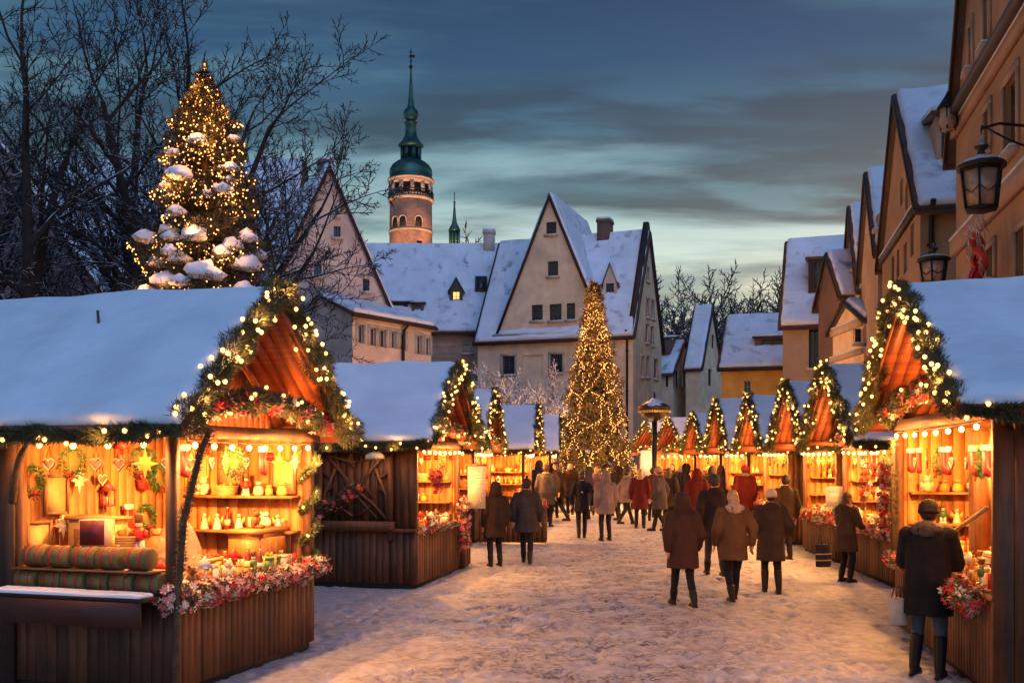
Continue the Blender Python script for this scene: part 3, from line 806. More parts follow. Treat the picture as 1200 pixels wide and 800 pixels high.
for px in (465.5, 474.5, 492.5):
    for wy in ((258.5, 270.5),):
        ax = (px - 481.5) / 25; a = math.asin(ax); w_ = .42
        m = RZ(a) @ T(0, -24.75 * k, 0)
        o = MB(); hz0, hz1 = tz(wy[1]), tz(wy[0]); arch = [(-w_, hz0), (w_, hz0)] + [(w_ * math.cos(t), hz1 - w_ + w_ * math.sin(t)) for t in np.linspace(0, math.pi, 9)]
        o.prism(arch, -.06, .3, m); o.build('arched_opening', M_['dark'], tw)
        o = MB(); o.tube([(-w_ - .08, -.08, hz0)] + [((w_ + .08) * math.cos(t), -.08, hz1 - w_ + (w_ + .08) * math.sin(t)) for t in np.linspace(math.pi, 0, 9)] + [(w_ + .08, -.08, hz0)], .1, 5, 0, m); o.build('arch_surround', M_['stone'], tw)
for px in (493.5,):
    m = RZ(math.asin((px - 481.5) / 25)) @ T(0, -24.9 * k, 0); o = MB(); o.box((0, -.02, tz(293)), (.7, .1, 1.3), m); o.build('slit_window', M_['dark'], tw)
# floodlights standing behind the long roof, lighting the tower as in the photograph
for fx, W_ in ((-4, 5200), (2.5, 6500)):
    fl = thing('floodlight', 'unused', 'floodlight', T((481.5 - 600) * k + 5.5 + fx, 112, 0), 'floodlights at the tower')
    fl['label'] = 'floodlight on a mast by the church tower hidden behind the long roof'
    MB().tube([(0, 0, 0), (0, 0, 15)], .08, 8).build('mast', M_['iron'], fl)
    MB().box((0, .1, 15.1), (.5, .3, .35)).build('lamp_head', M_['iron'], fl)
    lamp((0, .5, 15.2), W_, (1, .50, .22), .3, fl)

ts = thing('small_spire', 'small green copper dome with slender spire right of the brick tower', 'spire', T((532 - 600) * k, 131, 0))
MB().lathe([(14 * k, 0), (14 * k, tz(299))], seg=16).build('drum', M_['brickwall'], ts)
cop([(15.5, 299), (15.5, 296), (14, 291), (10.5, 287.5), (6, 286), (6, 285)], 'dome', ts, 24)
b = MB(); b.lathe([(4 * k, tz(286)), (4 * k, tz(268))], seg=8, mi=1)
for i in range(8):
    a = (i + .5) * math.pi / 4; b.box((5.4 * k * math.cos(a), 5.4 * k * math.sin(a), tz(277)), (.25, .3, 18 * k), rz=a)
b.build('lantern_stage', [M_['copper'], M_['dark']], ts)
cop([(7, 269), (7.2, 267.5), (5.5, 264), (3.2, 260), (2, 252), (1.2, 242), (.8, 236)], 'spire', ts)
b = MB(); b.ball((0, 0, tz(235)), 1.5 * k); b.tube([(0, 0, tz(235)), (0, 0, tz(223))], .06, 6); b.build('finial', M_['iron'], ts)
# ================================================================ bare trees


def bare_tree_meshes(H, seed, lv=6, trunk=.36, kids=(8, 6, 6, 5, 4), twig=.014, fork=.28, limb=.44, wide=1.0):
    rd = random.Random(seed); tr_ = MB(); cr = MB(); u = rd.uniform
    seg_ = (5, 6, 4, 3, 2, 2); side_ = (9, 7, 5, 4, 3, 3)

    def stem(mb, p, d, L, r0, r1, n, sd, wig, up):
        pts = [p.copy()]; dd = d.copy()
        for i in range(n):
            dd = (dd + Vector((u(-wig, wig), u(-wig, wig), u(-wig, wig) + up / n))).normalized(); pts.append(pts[-1] + dd * (L / n))
        mb.tube(pts, np.linspace(r0, r1, n + 1), sd, cap=False); return pts, dd

    def grow(p, d, L, r, level):
        n = seg_[level]; pts, dd = stem(cr, p, d, L, r, max(twig * .5, r * .28), n, side_[level], (.0, .13, .2, .26, .3, .3)[level], .35 if level == 1 else .12)
        if level >= lv - 1: return
        K = kids[level]; ph = u(0, 6.28)
        for k in range(K + 1):
            last = k == K; t = .999 if last else .14 + .84 * (k + u(.1, .9)) / K
            i = min(n - 1, int(t * n)); a = pts[i].lerp(pts[i + 1], t * n - i); ax = (pts[i + 1] - pts[i]).normalized()
            s_ = ax.orthogonal().normalized(); s_.rotate(Matrix.Rotation(ph + k * 2.4, 3, ax))
            ang = R(u(5, 20)) if last else R(u(30, 58)); nd = (ax * math.cos(ang) + s_ * math.sin(ang)).normalized()
            grow(a, nd, L * (u(.30, .40) if last else u(.36, .52) * (1.15 - .45 * t)), max(twig, r * (1 - .6 * t) * u(.42, .58)), level + 1)
    pts, dd = stem(tr_, Vector((0, 0, -.1)), Vector((u(-.04, .04), u(-.04, .04), 1)).normalized(), H * fork, trunk, trunk * .75, 5, 10, .05, 0)
    K = kids[0]
    for k in range(K):
        t = 1 if k > K * .45 else u(.55, .95); i = min(4, int(t * 5)); a = pts[i].lerp(pts[min(5, i + 1)], t * 5 - i)
        az = k * 2.4 + u(-.3, .3); ang = R(u(12, 30) if k > K * .6 else u(38, 62)) * wide
        grow(a, Vector((math.cos(az) * math.sin(ang), math.sin(az) * math.sin(ang), math.cos(ang))), H * limb * u(.85, 1.1) * (1.12 if ang < .6 else .9), trunk * u(.34, .5), 1)
    return tr_, cr


def put_tree(name, label, M, meshes, group=None, cat='tree', sc=1, rz=0):
    t = thing(name, label, cat, M @ RZ(rz) @ Matrix.Scale(sc, 4), group)
    link('trunk', meshes[0], t); link('crown', meshes[1], t)
    return t


def mk(m, a): return a[0].mesh('trunk', m, True), a[1].mesh('crown', m, True), max(float(v[:, 2].max()) for v in a[1].V)


ta = bare_tree_meshes(17, 5, 6, .48)
tb = bare_tree_meshes(17, 9, 6, .50, (9, 6, 6, 5, 4))
tc_ = bare_tree_meshes(17, 15, 5, .38, (12, 10, 8, 6), .035, .2, .44, 1.25); td_ = bare_tree_meshes(17, 18, 5, .38, (12, 10, 8, 6), .035, .2, .44, 1.25)
A1 = mk(M_['bark'], ta); B1 = mk(M_['bark'], tb)
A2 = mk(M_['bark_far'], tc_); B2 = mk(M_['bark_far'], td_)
g_ = 'bare winter trees at the left'
put_tree('bare_tree', 'large bare tree with dark spreading twigs directly behind the snow laden lit tree', T(-10.2, 29.5), A1, g_, sc=1.0)
put_tree('bare_tree', 'tall bare tree with snowy lower limbs near the left edge', T(-12.6, 26.5), B1, g_, sc=1.0, rz=1.2)
put_tree('bare_tree', 'bare tree cut by the left edge of the photo', T(-18.6, 33), A1, g_, sc=1.1, rz=2.9)
put_tree('bare_tree', 'lower bare tree whose twigs reach over the pale gable house', T(-13.5, 36), B1, g_, sc=.84, rz=4.0)
put_tree('bare_tree', 'tall bare tree rising between the lit snowy fir and the pale gable house', T(-12.0, 33.5), B1, g_, sc=1.2, rz=5.2)
g_ = 'bare trees on the skyline at the right'
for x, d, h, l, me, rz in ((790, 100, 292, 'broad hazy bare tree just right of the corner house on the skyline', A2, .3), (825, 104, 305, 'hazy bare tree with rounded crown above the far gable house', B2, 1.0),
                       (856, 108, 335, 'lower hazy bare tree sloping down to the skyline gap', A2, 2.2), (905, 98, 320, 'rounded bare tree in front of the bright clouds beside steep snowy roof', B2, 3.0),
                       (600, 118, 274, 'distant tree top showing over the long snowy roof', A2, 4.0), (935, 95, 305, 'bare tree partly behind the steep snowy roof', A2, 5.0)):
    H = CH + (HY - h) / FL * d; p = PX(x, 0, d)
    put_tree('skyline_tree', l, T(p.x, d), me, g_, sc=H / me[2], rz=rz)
tf = mk(M_['bark_frost'], bare_tree_meshes(6.4, 21, 5, .12, (12, 9, 8, 5), .02, .12, .46, 1.3))
g_ = 'frosted bushes before the corner house'
for x, d, s, l, rz in ((578, 50, .92, 'frosted white bush behind the second left stall, leftmost', 0), (606, 51, 1.05, 'tall frosted bush under the left window of the corner house', 1.5), (640, 50, .85, 'frosted bush touching the left side of the tall narrow lit tree', 3.0), (560, 52, .8, 'low frosted bush beneath the long stone house', 4.4)):
    p = PX(x, 0, d); put_tree('frosted_bush', l, T(p.x, d), tf, g_, 'bush', s * 7.0 / tf[2], rz)

# ================================================================ snow laden lit conifer (left)


def star_spray(c, r, n, L, w, seed, flat=.55):
    g = np.random.default_rng(seed)
    d = g.normal(size=(n, 3)); d /= np.linalg.norm(d, axis=1)[:, None]
    q = np.array(c) + d * np.array(r) * (.55 + .45 * g.random((n, 1)))
    dr = d + g.normal(size=(n, 3)) * .5; dr[:, 2] -= .15; dr /= np.linalg.norm(dr, axis=1)[:, None]
    s = np.cross(dr, g.normal(size=(n, 3))); s /= np.linalg.norm(s, axis=1)[:, None]
    l = L * (.5 + g.random((n, 1)))
    return np.stack([q - s * w / 2, q + s * w / 2, q + dr * l], 1)


def add_bulbs(root, pts, key, r, m, cap=100, name='bulb'):
    me = bulb_mesh(key, r, m)
    dist = sorted(pts, key=lambda p: p[1])                # nearest to the market side first
    for p in dist[:cap]:
        o = link(name, me, root); o.location = p
    rest = dist[cap:]
    if rest:
        b = MB()
        for p in rest: b.lathe([(r * .35, -r), (r, 0), (r * .3, r)], tuple(p), 6)
        tag(b.build('small_bulbs', m, root), kind='stuff')


d0 = 22.5; c0 = PX(240, 0, d0)
sp_ = thing('snow_laden_tree', 'fir tree heaped with snow and wound with golden lights, behind the front left stall', 'tree', T(c0.x, d0, 0))
Htop = CH + (HY - 82) / FL * d0
gg = np.random.default_rng(77)
MB().tube([(0, 0, -.1), (0, 0, Htop * .6), (0, 0, Htop - .3)], [.2, .12, .03], 8).build('trunk', M_['rope'], sp_)
nd = MB(); mounds = []; pts = []
lev = 0; z = 1.2
prof = lambda z: .53 * max(.02, Htop - z) ** .52 * (1 + .07 * math.sin(z * 5.5)) * min(1, (Htop - z) / .9 + .05)
while z < Htop - .1:
    r = prof(z); n = max(4, int(r * 6.2)); off = gg.random() * 6
    for i in range(n):
        a = off + i * 2 * math.pi / n + gg.normal() * .12; rr = r * (.80 + .34 * gg.random())
        zz_ = z + gg.normal() * .12; br = .08 + .25 * rr * .9
        tip = np.array([math.cos(a) * rr, math.sin(a) * rr, zz_ - rr * .16]); mid = tip * np.array([.55, .55, 1]) + [0, 0, rr * .06]
        nd.tris(star_spray(tip, (br, br, br * .6), 420, .09, .022, int(gg.integers(1e6))))
        nd.tris(star_spray(mid, (br * 1.2, br * 1.2, br * .6), 240, .11, .03, int(gg.integers(1e6)))); nd.tris(star_spray(tip * np.array([.3, .3, 1]), (.25, .25, .2), 60 if z < Htop * .72 else 0, .25, .10, int(gg.integers(1e6))))
        if gg.random() < (.74 if z < Htop * .86 else .15) and math.sin(a) < .35:
            s3 = br * (.48 + .46 * gg.random()); cc = tip * np.array([.98, .98, 1]) + [0, 0, br * .40]
            v = []; SG, RG = 14, 7
            for q in range(RG + 1):
                t = q / RG * math.pi - math.pi / 2
                for p_ in range(SG):
                    b_ = p_ / SG * 2 * math.pi; dv = Vector((math.cos(t) * math.cos(b_), math.cos(t) * math.sin(b_), math.sin(t)))
                    f = 1 + .5 * noise.noise(dv * 1.9 + Vector(tip) * 3)
                    zq = dv.z * .85 if dv.z > 0 else dv.z * .28
                    v.append((cc[0] + dv.x * s3 * f, cc[1] + dv.y * s3 * f, cc[2] + zq * s3 * f))
            fs = [(q * SG + p_, q * SG + (p_ + 1) % SG, (q + 1) * SG + (p_ + 1) % SG, (q + 1) * SG + p_) for q in range(RG) for p_ in range(SG)]
            mounds.append(MB().add(v, fs))
        nb = (26 if gg.random() < .55 else 3) if z < Htop * .72 else 30
        for _ in range(int(nb * min(1, rr + .2))):
            dv = gg.normal(size=3); dv[2] = -abs(dv[2]) * .7 + .15; dv /= np.linalg.norm(dv)
            p = (tip if gg.random() < .6 else mid) + dv * np.array([br, br, br * .62]) * 1.05
            if p[1] < .3: pts.append(p)
    z += .46 - .30 * (z / Htop)
for i in range(12):
    f = i / 11; rr = .17 * (1 - f) + .015; zc = Htop - .75 + .85 * f
    nd.tris(star_spray((0, 0, zc), (rr, rr, .08), 200, .07, .016, 900 + i))
    for _ in range(5): a = gg.uniform(-3.1, .1); pts.append(np.array([math.cos(a) * rr * 1.1, math.sin(a) * rr * 1.1, zc + gg.uniform(-.04, .04)]))
nd.build('foliage', M_['needle_dark'], sp_); [q_.build('snow_mound', M_['snow'], sp_, True) for q_ in mounds]; print('mounds', len(mounds))
top = [p for p in pts if p[2] > 4.5] ; add_bulbs(sp_, top, 'bulb_t', .017, M_['bulb_tree'])
for i in range(15):
    zz_ = 3.8 + i * (Htop - 4.1) / 14.5; a = -1.57 + (-.9, .55, .1, 1.0, -.35)[i % 5]; r = prof(zz_) + .28
    lamp((math.cos(a) * r, math.sin(a) * r, zz_), 4.2 if i < 11 else 8, (1, .36, .08), .06, sp_)

# ================================================================ tall narrow lit tree (centre)
d0 = 42.0; c0 = PX(696, 0, d0)
ct = thing('lit_fir_tree', 'tall narrow fir tree netted with golden string lights in the middle of the square', 'tree', T(c0.x, d0, 0))
Ht = CH + (HY - 334) / FL * d0
MB().tube([(0, 0, -.1), (0, 0, Ht * .9)], [.18, .04], 8).build('trunk', M_['rope'], ct)


def cprof(z):
    t = z / Ht
    return 1.75 * (1 - t) ** .78 * (1 if t > .2 else 1.05) + .03 + .10 * math.sin(z * 5.1) * (1 - t)


nd = MB(); z = .5
while z < Ht - .1:
    r = cprof(z); n = max(5, int(r * 11)); off = gg.random() * 6
    for i in range(n):
        a = off + i * 6.283 / n; rr = r * (.66 + .42 * gg.random() + .18 * noise.noise((a * 1.5, z * 1.3, 1)))
        if math.sin(a) > .7: continue
        nd.tris(star_spray((math.cos(a) * rr, math.sin(a) * rr, z + gg.normal() * .1), (.22, .22, .16), 90, .15, .045, int(gg.integers(1e6))))
    nd.tris(star_spray((0, 0, z), (r * .6, r * .6, .2), 60, .3, .2, int(gg.integers(1e6))))
    z += .21
nd.build('foliage', M_['needle_gold'], ct)
pts = []
for sgn in (-1, 1):
    for j in range(7):
        ph = j * 2 * math.pi / 7
        for i in range(110):
            t = i / 170; zz_ = .5 + t * (Ht - .7); a = ph + sgn * t * 5.2 + .15 * math.sin(t * 30 + j)
            if math.sin(a) > .25: continue
            r = cprof(zz_) * 1.02 + .07 * gg.normal() + .03; a += .03 * gg.normal()
            pts.append(np.array([math.cos(a) * r, math.sin(a) * r, zz_ + .12 * math.sin(t * 44)]))
for i in range(1500):
    t = gg.random() ** .8; zz_ = .5 + (1 - t ** 1.0) * (Ht - .55) if i % 5 < 3 else Ht * (.62 + .37 * gg.random()); a = -1.57 + gg.uniform(-1.8, 1.8); r = cprof(min(zz_, Ht - .01)) * gg.uniform(.85, 1.04)
    if zz_ > Ht * .68 or noise.noise((a * 1.7, zz_ * 1.1, 3)) > .02: pts.append(np.array([math.cos(a) * r, math.sin(a) * r, zz_]))
add_bulbs(ct, pts, 'bulb_s', .0145, M_['bulb_tree'])
for i in range(13):
    zz_ = .9 + i * (Ht - .8) / 12.6; a = -1.57 + (-.8, .6, 0)[i % 3]; r = cprof(min(zz_, Ht - .1)) + .8
    lamp((math.cos(a) * r, math.sin(a) * r, zz_), 21, (1, .38, .09), .08, ct)

for i in range(6):                                       # the lights on the far side of the tree shine on the houses behind
    zz_ = 1.5 + i * 1.3; lamp(((-1) ** i * .8, cprof(zz_) + .8, zz_), 75, (1, .5, .2), .15, ct)
# ================================================================ goods (prototypes cached as mesh data)
PROTO = {}
for n_, c_, r_ in (('g_red', (.55, .03, .02), .45), ('g_gold', (.75, .42, .08), .35), ('g_cream', (.8, .66, .42), .6), ('g_amber', (.55, .22, .04), .3), ('g_green', (.06, .16, .04), .5),
                   ('g_brown', (.20, .085, .03), .55), ('g_white', (.8, .77, .7), .6), ('g_pink', (.75, .18, .16), .5), ('g_straw', (.6, .38, .14), .8), ('g_wine', (.16, .012, .012), .4), ('g_olive', (.19, .125, .035), .7)):
    paint(n_, c_, r_)
M_['g_clear'] = mat('clear_glass', (.9, .75, .5), .08, coat=.5); M_['g_clear'].node_tree.nodes['Principled BSDF'].inputs['Alpha'].default_value = .35
M_['paper'] = mat('paper', (.72, .60, .42), .8, (20, .06))
CN = {'red': 'g_red', 'gold': 'g_gold', 'cream': 'g_cream', 'amber': 'g_amber', 'green': 'g_green', 'brown': 'g_brown', 'white': 'g_white', 'pink': 'g_pink', 'straw': 'g_straw', 'olive': 'g_olive', 'dark red': 'g_wine'}


def g_proto(kind, col):
    key = (kind, col)
    if key in PROTO: return PROTO[key]
    m = M_[CN[col]]; P = []
    rd = random.Random(hash(kind) % 99 if False else sum(map(ord, kind + col)))

    def part(n, b, mm, sm=False): P.append((n, b.mesh(n, mm, sm)))
    if kind == 'gift_box':
        part('box', MB().box((0, 0, .07), (.18, .15, .14)), m)
        part('lid', MB().box((0, 0, .15), (.19, .16, .03)), m)
        b = MB(); b.box((0, 0, .084), (.025, .166, .166)); b.box((0, 0, .083), (.196, .025, .168))
        for s in (-1, 1): b.tube([(0, 0, .17), (s * .035, 0, .205), (s * .065, .01, .19), (s * .02, 0, .168)], .009, 5)
        part('ribbon', b, M_['g_gold' if col != 'gold' else 'g_red'])
    elif kind == 'honey_jar':
        part('jar_body', MB().lathe([(.03, 0), (.042, .01), (.044, .07), (.03, .09), (.03, .1)], seg=12), m, True)
        part('lid', MB().lathe([(.034, .098), (.034, .118), (.03, .121)], seg=12), M_['g_gold'])
    elif kind == 'pillar_candle':
        part('candle_body', MB().lathe([(.035, 0), (.035, .15), (.028, .153), (.01, .147)], seg=12), m, True)
        part('wick', MB().tube([(0, 0, .145), (0, 0, .168)], .003, 4), M_['dark'])
    elif kind == 'glass_bauble':
        part('ball', MB().ball((0, 0, -.1), .05, 12, 8), mat('bauble_' + col, tuple(m.node_tree.nodes['Principled BSDF'].inputs['Base Color'].default_value[:3]) if False else {'red': (.6, .02, .02), 'gold': (.8, .5, .12)}.get(col, (.7, .6, .5)), .12, metal=.5), True)
        b = MB(); b.lathe([(.014, -.055), (.014, -.04)], seg=8); b.tube([(0, 0, -.04), (0, 0, 0)], .003, 4); part('hook', b, M_['g_gold'])
    elif kind == 'gingerbread_heart':
        pl = [(.075 * 16 * math.sin(t) ** 3 / 16, (.075 * (13 * math.cos(t) - 5 * math.cos(2 * t) - 2 * math.cos(3 * t) - math.cos(4 * t)) / 16) - .16) for t in np.linspace(0, 2 * math.pi, 25)[:-1]]
        part('biscuit', MB().prism(pl, -.01, .01), m)
        part('icing', MB().tube([(x * .85, -.013, (z + .16) * .85 - .16) for x, z in pl] + [(pl[0][0] * .85, -.013, (pl[0][1] + .16) * .85 - .16)], .005, 5), M_['g_white'])
        part('ribbon', MB().tube([(-.03, 0, -.1), (0, 0, 0), (.03, 0, -.1)], .005, 4), M_['g_red'])
    elif kind == 'biscuit_bag':
        b = MB(); b.loft([(0, 0, 0, .05, .035), (0, 0, .03, .065, .05), (0, 0, .09, .055, .045), (0, 0, .12, .018, .018), (0, 0, .16, .04, .03)], 12); part('bag', b, m)
        part('bow', MB().lathe([(.022, .112), (.028, .12), (.022, .128)], seg=8), M_['g_red'])
    elif kind == 'wicker_basket':
        b = MB()
        for i in range(7): b.lathe([(.10 + i * .006, i * .016), (.108 + i * .006, i * .016 + .008), (.10 + i * .006, i * .016 + .016)], seg=16)
        part('basket', b, M_['g_straw'])
        b = MB()
        for i in range(26): b.ball((rd.uniform(-.09, .09), rd.uniform(-.09, .09), .10 + rd.uniform(0, .035)), rd.uniform(.018, .03), 7, 5)
        part('filling', b, m, True)
    elif kind == 'angel_figurine':
        part('gown', MB().lathe([(.055, 0), (.05, .02), (.03, .10), (.018, .14)], seg=12), m, True)
        part('head', MB().ball((0, 0, .165), .024, 10, 8), M_['g_cream'], True)
        b = MB()
        for s in (-1, 1): b.prism([(0, .08), (s * .07, .16), (s * .075, .10), (s * .03, .06)][::s], .012, .02)
        part('wings', b, M_['g_gold'])
    elif kind == 'nutcracker_figure':
        b = MB(); b.box((-.02, 0, .04), (.028, .03, .08)); b.box((.02, 0, .04), (.028, .03, .08)); b.box((0, 0, .01), (.09, .06, .02)); part('legs', b, M_['g_white'])
        b = MB(); b.lathe([(.032, .08), (.038, .10), (.04, .15), (.02, .165)], seg=12)
        for s in (-1, 1): b.tube([(s * .045, 0, .15), (s * .052, -.005, .10)], .012, 6)
        part('coat', b, m); part('head', MB().ball((0, 0, .185), .025, 10, 8), M_['g_cream'], True)
        part('hat', MB().lathe([(.026, .198), (.03, .25), (.024, .256)], seg=12), M_['g_brown'])
    elif kind == 'wrapped_roll':
        b = MB(); b.lathe([(.085, -.28), (.1, -.265), (.1, .265), (.085, .28)], seg=18, M=RY(math.pi / 2)); part('roll', b, m, False)
        b = MB()
        for x in (-.14, .13): b.lathe([(.104, x - .022), (.104, x + .022)], seg=18, M=RY(math.pi / 2))
        part('ribbon', b, M_['g_red'])
    elif kind == 'wreath':
        c = [(.13 * math.cos(t), 0, .13 * math.sin(t) - .15) for t in np.linspace(0, 6.283, 17)]
        part('greenery', MB().tris(spray(c, 500, .035, .05, .012, 3)), m)
        b = MB()
        for s in (-1, 1): b.tube([(0, -.04, -.27), (s * .04, -.05, -.24), (s * .06, -.05, -.28), (0, -.04, -.275), (s * .03, -.05, -.34)], .01, 5)
        part('bow', b, M_['g_red'])
    elif kind == 'stocking':
        pl = [(-.05, 0), (-.05, -.22), (-.04, -.27), (.06, -.30), (.10, -.27), (.09, -.22), (.05, -.20), (.05, 0)]
        part('sock', MB().prism(pl[::-1], -.025, .025), m); part('cuff', MB().box((0, 0, -.02), (.12, .065, .06)), M_['g_white'])
    elif kind == 'paper_star':
        b = MB()
        for i in range(8):
            a = i * math.pi / 4; p = Vector((math.cos(a), 0, math.sin(a))); q = Vector((-math.sin(a), 0, math.cos(a))); c = Vector((0, 0, -.16)); tip = c + p * (.15 if i % 2 == 0 else .10)
            for y in (-.035, .035): b.add([c + Vector((0, y, 0)), c + p * .05 + q * .028, tip, c + p * .05 - q * .028], np.array([(0, 1, 2), (0, 2, 3)]))
        part('star', b, m); part('thread', MB().tube([(0, 0, -.02), (0, 0, 0)], .003, 4), M_['g_straw'])
    elif kind == 'picture_frame':
        b = MB()
        for s in (-1, 1): b.box((s * .15, 0, .2), (.03, .03, .4)); b.box((0, 0, .2 + s * .185), (.27, .03, .03))
        part('frame', b, m); part('picture', MB().box((0, .005, .2), (.28, .012, .35)), M_['g_straw'])
    elif kind == 'teddy_bear':
        b = MB(); b.ball((0, 0, .07), (.06, .05, .07), 12, 8); part('body', b, m, True)
        b = MB(); b.ball((0, -.01, .165), .045, 12, 8); b.ball((-.035, 0, .205), .017, 8, 6); b.ball((.035, 0, .205), .017, 8, 6); b.ball((0, -.05, .155), .018, 8, 6); part('head', b, m, True)
        for s in (-1, 1):
            part('arm', MB().ball((s * .065, -.02, .09), (.02, .025, .042), 8, 6), m, True); part('leg', MB().ball((s * .04, -.06, .022), (.024, .05, .022), 8, 6), m, True)
    elif kind == 'bottle':
        part('bottle_body', MB().lathe([(.032, 0), (.036, .01), (.036, .15), (.014, .19), (.013, .24)], seg=12), m, True); part('cork', MB().lathe([(.012, .238), (.014, .262)], seg=8), M_['g_straw']); part('paper_label', MB().lathe([(.0368, .05), (.0368, .12)], seg=12), M_['paper'])
    elif kind == 'nut_tray':
        b = MB(); b.box((0, 0, .006), (.30, .2, .012))
        for s in (-1, 1): b.box((s * .15, 0, .03), (.012, .212, .06)); b.box((0, s * .1, .03), (.288, .012, .06))
        part('tray', b, M_['g_brown']); b = MB()
        for i in range(60): b.ball((rd.uniform(-.13, .13), rd.uniform(-.085, .085), .03 + rd.uniform(0, .04)), rd.uniform(.014, .022), 6, 4)
        part('sweets', b, m, True)
    elif kind == 'wooden_crate':
        b = MB()
        for z in (.04, .12, .20):
            for s in (-1, 1): b.box((0, s * .14, z), (.42, .015, .06)); b.box((s * .21, 0, z), (.015, .265, .06))
        b.box((0, 0, .01), (.4, .27, .015)); part('crate', b, M_['g_straw']); b = MB()
        for i in range(40): b.ball((rd.uniform(-.18, .18), rd.uniform(-.11, .11), .2 + rd.uniform(0, .05)), rd.uniform(.028, .042), 8, 6)
        part('contents', b, m, True)
    elif kind == 'house_lantern':
        b = MB(); b.box((0, 0, .01), (.12, .12, .02)); b.box((0, 0, .17), (.13, .13, .015))
        for x in (-.05, .05):
            for y in (-.05, .05): b.box((x, y, .09), (.012, .012, .145))
        part('frame', b, m); part('roof', MB().lathe([(.1, .178), (.02, .26), (.01, .28)], seg=4), m)
        part('candle', MB().lathe([(.022, .02), (.022, .10)], seg=8), M_['g_white'])
    PROTO[key] = P; return P


KIND_CAT = dict(gift_box='gift box', honey_jar='jar', pillar_candle='candle', glass_bauble='bauble', gingerbread_heart='gingerbread', biscuit_bag='bag of biscuits', wicker_basket='basket', angel_figurine='figurine',
                nutcracker_figure='figurine', wrapped_roll='roll', wreath='wreath', stocking='stocking', paper_star='star', picture_frame='picture', teddy_bear='teddy bear', bottle='bottle', nut_tray='tray', wooden_crate='crate', house_lantern='lantern')
ALLGOODS = []


def goods(kind, col, M, st, where):
    t = link(kind, None, None, M); t['category'] = KIND_CAT[kind]
    for n, me in g_proto(kind, col): link(n, me, t)
    ALLGOODS.append((st['key'], where, kind, col, M.translation.copy(), t, st)); return t


def label_goods():
    by = {}
    for g in ALLGOODS: by.setdefault((g[0], g[1], g[2], g[3]), []).append(g)
    od = ['nearest', 'second', 'third', 'fourth', 'fifth', 'sixth', 'seventh', 'eighth', 'ninth', 'tenth', 'eleventh', 'twelfth', 'thirteenth', 'fourteenth', 'fifteenth', 'sixteenth']
    for (k, wh, kind, col), L in by.items():
        L.sort(key=lambda g: (g[4].y, g[4].x)); nm = kind.replace('_', ' ')
        for i, g in enumerate(L):
            o = '' if len(L) == 1 else (' nearest' if i == 0 else ' farthest' if i == len(L) - 1 else f' {od[i]} nearest')
            g[5]['label'] = f"{col} {nm} {wh} the {g[6]['short']}{',' + o if o else ''}"
            g[5]['group'] = f"{nm}s {wh} the {g[6]['short']}"


# ================================================================ garlands and lights
def garland(name, label, M, path, rad, nper, seed=0, bulbs=0, bk=('bulb_m', .02, 'bulb'), needle=.09, nw=.011, group=None, red=0, lights=0, LW=3, mtl='needle', out=(0, 0, 0), hang=.1, cap=100, lightoff=.12):
    L = sum((Vector(b) - Vector(a)).length for a, b in zip(path, path[1:]))
    t = thing(name, label, 'garland', M, group)
    b = MB(); b.tris(spray(path, int(nper * L), rad, needle, nw, seed, hang=hang), 0)
    b.build('greenery', [M_[mtl]], t)
    g = np.random.default_rng(seed + 9)
    if red:
        f = MB(); flowers(f, path, int(red * L), rad * 1.1, .06, [0, 0, 1, 2], 3, seed + 2, 1); f.build('berries_and_blossom', [M_['red'], M_['pink'], M_['cream'], M_['leaf']], t)
    if bulbs:
        pts = []
        n = int(bulbs * L)
        for i in range(n):
            p = path_at(path, (i + .5 + g.uniform(-.3, .3)) / n); d = g.normal(size=3) + np.array(out) * 1.3; d /= np.linalg.norm(d)
            pts.append(np.array(p) + d * rad * g.uniform(.85, 1.1))
        pts.sort(key=lambda p: 0); me = bulb_mesh(bk[0], bk[1], M_[bk[2]])
        for p in pts[:cap]: link('bulb', me, t).location = p
    for i in range(lights):
        p = Vector(path_at(path, (i + .5) / lights)) + Vector(out) * lightoff + Vector((0, 0, .0)); lamp(p, LW, (1, .45, .12), .04, t)
    return t


def bulb_row(label, M, a, b, n, r=.03, sag=.03, group=None, W=6, key='bulb_l', every=1, off=(0, 0, -.03)):
    t = thing('string_lights', label, 'string lights', M, group)
    pl = sagline(a, b, sag, 16); MB().tube(pl, .006, 5).build('cable', M_['cable'], t); me = bulb_mesh(key, r, M_['bulb_big'])
    for i in range(n):
        p = path_at(pl, (i + .5) / n) - Vector((0, 0, .045)); link('bulb', me, t).location = p
        if W and i % every == 0: lamp(p + Vector(off), W, (1, .43, .11), .035, t)
    return t


def planks(mb, x0, x1, z0, z1, M, wdt=.1, gap=.008, th=.022, mi=0, horiz=False, rd=random.Random(5)):
    """planks in local x-z plane, faces -y"""
    if horiz:
        n = max(1, round((z1 - z0) / wdt)); w = (z1 - z0) / n
        for i in range(n): mb.box(((x0 + x1) / 2, rd.uniform(-.002, .002), z0 + w * (i + .5)), (x1 - x0, th, w - gap), M, mi)
    else:
        n = max(1, round((x1 - x0) / wdt)); w = (x1 - x0) / n
        for i in range(n): mb.box((x0 + w * (i + .5), rd.uniform(-.003, .003), (z0 + z1) / 2), (w - gap, th, z1 - z0), M, mi)
    mb.box(((x0 + x1) / 2, th, (z0 + z1) / 2), (x1 - x0 - .004, .012, z1 - z0 - .004), M, mi + 1)


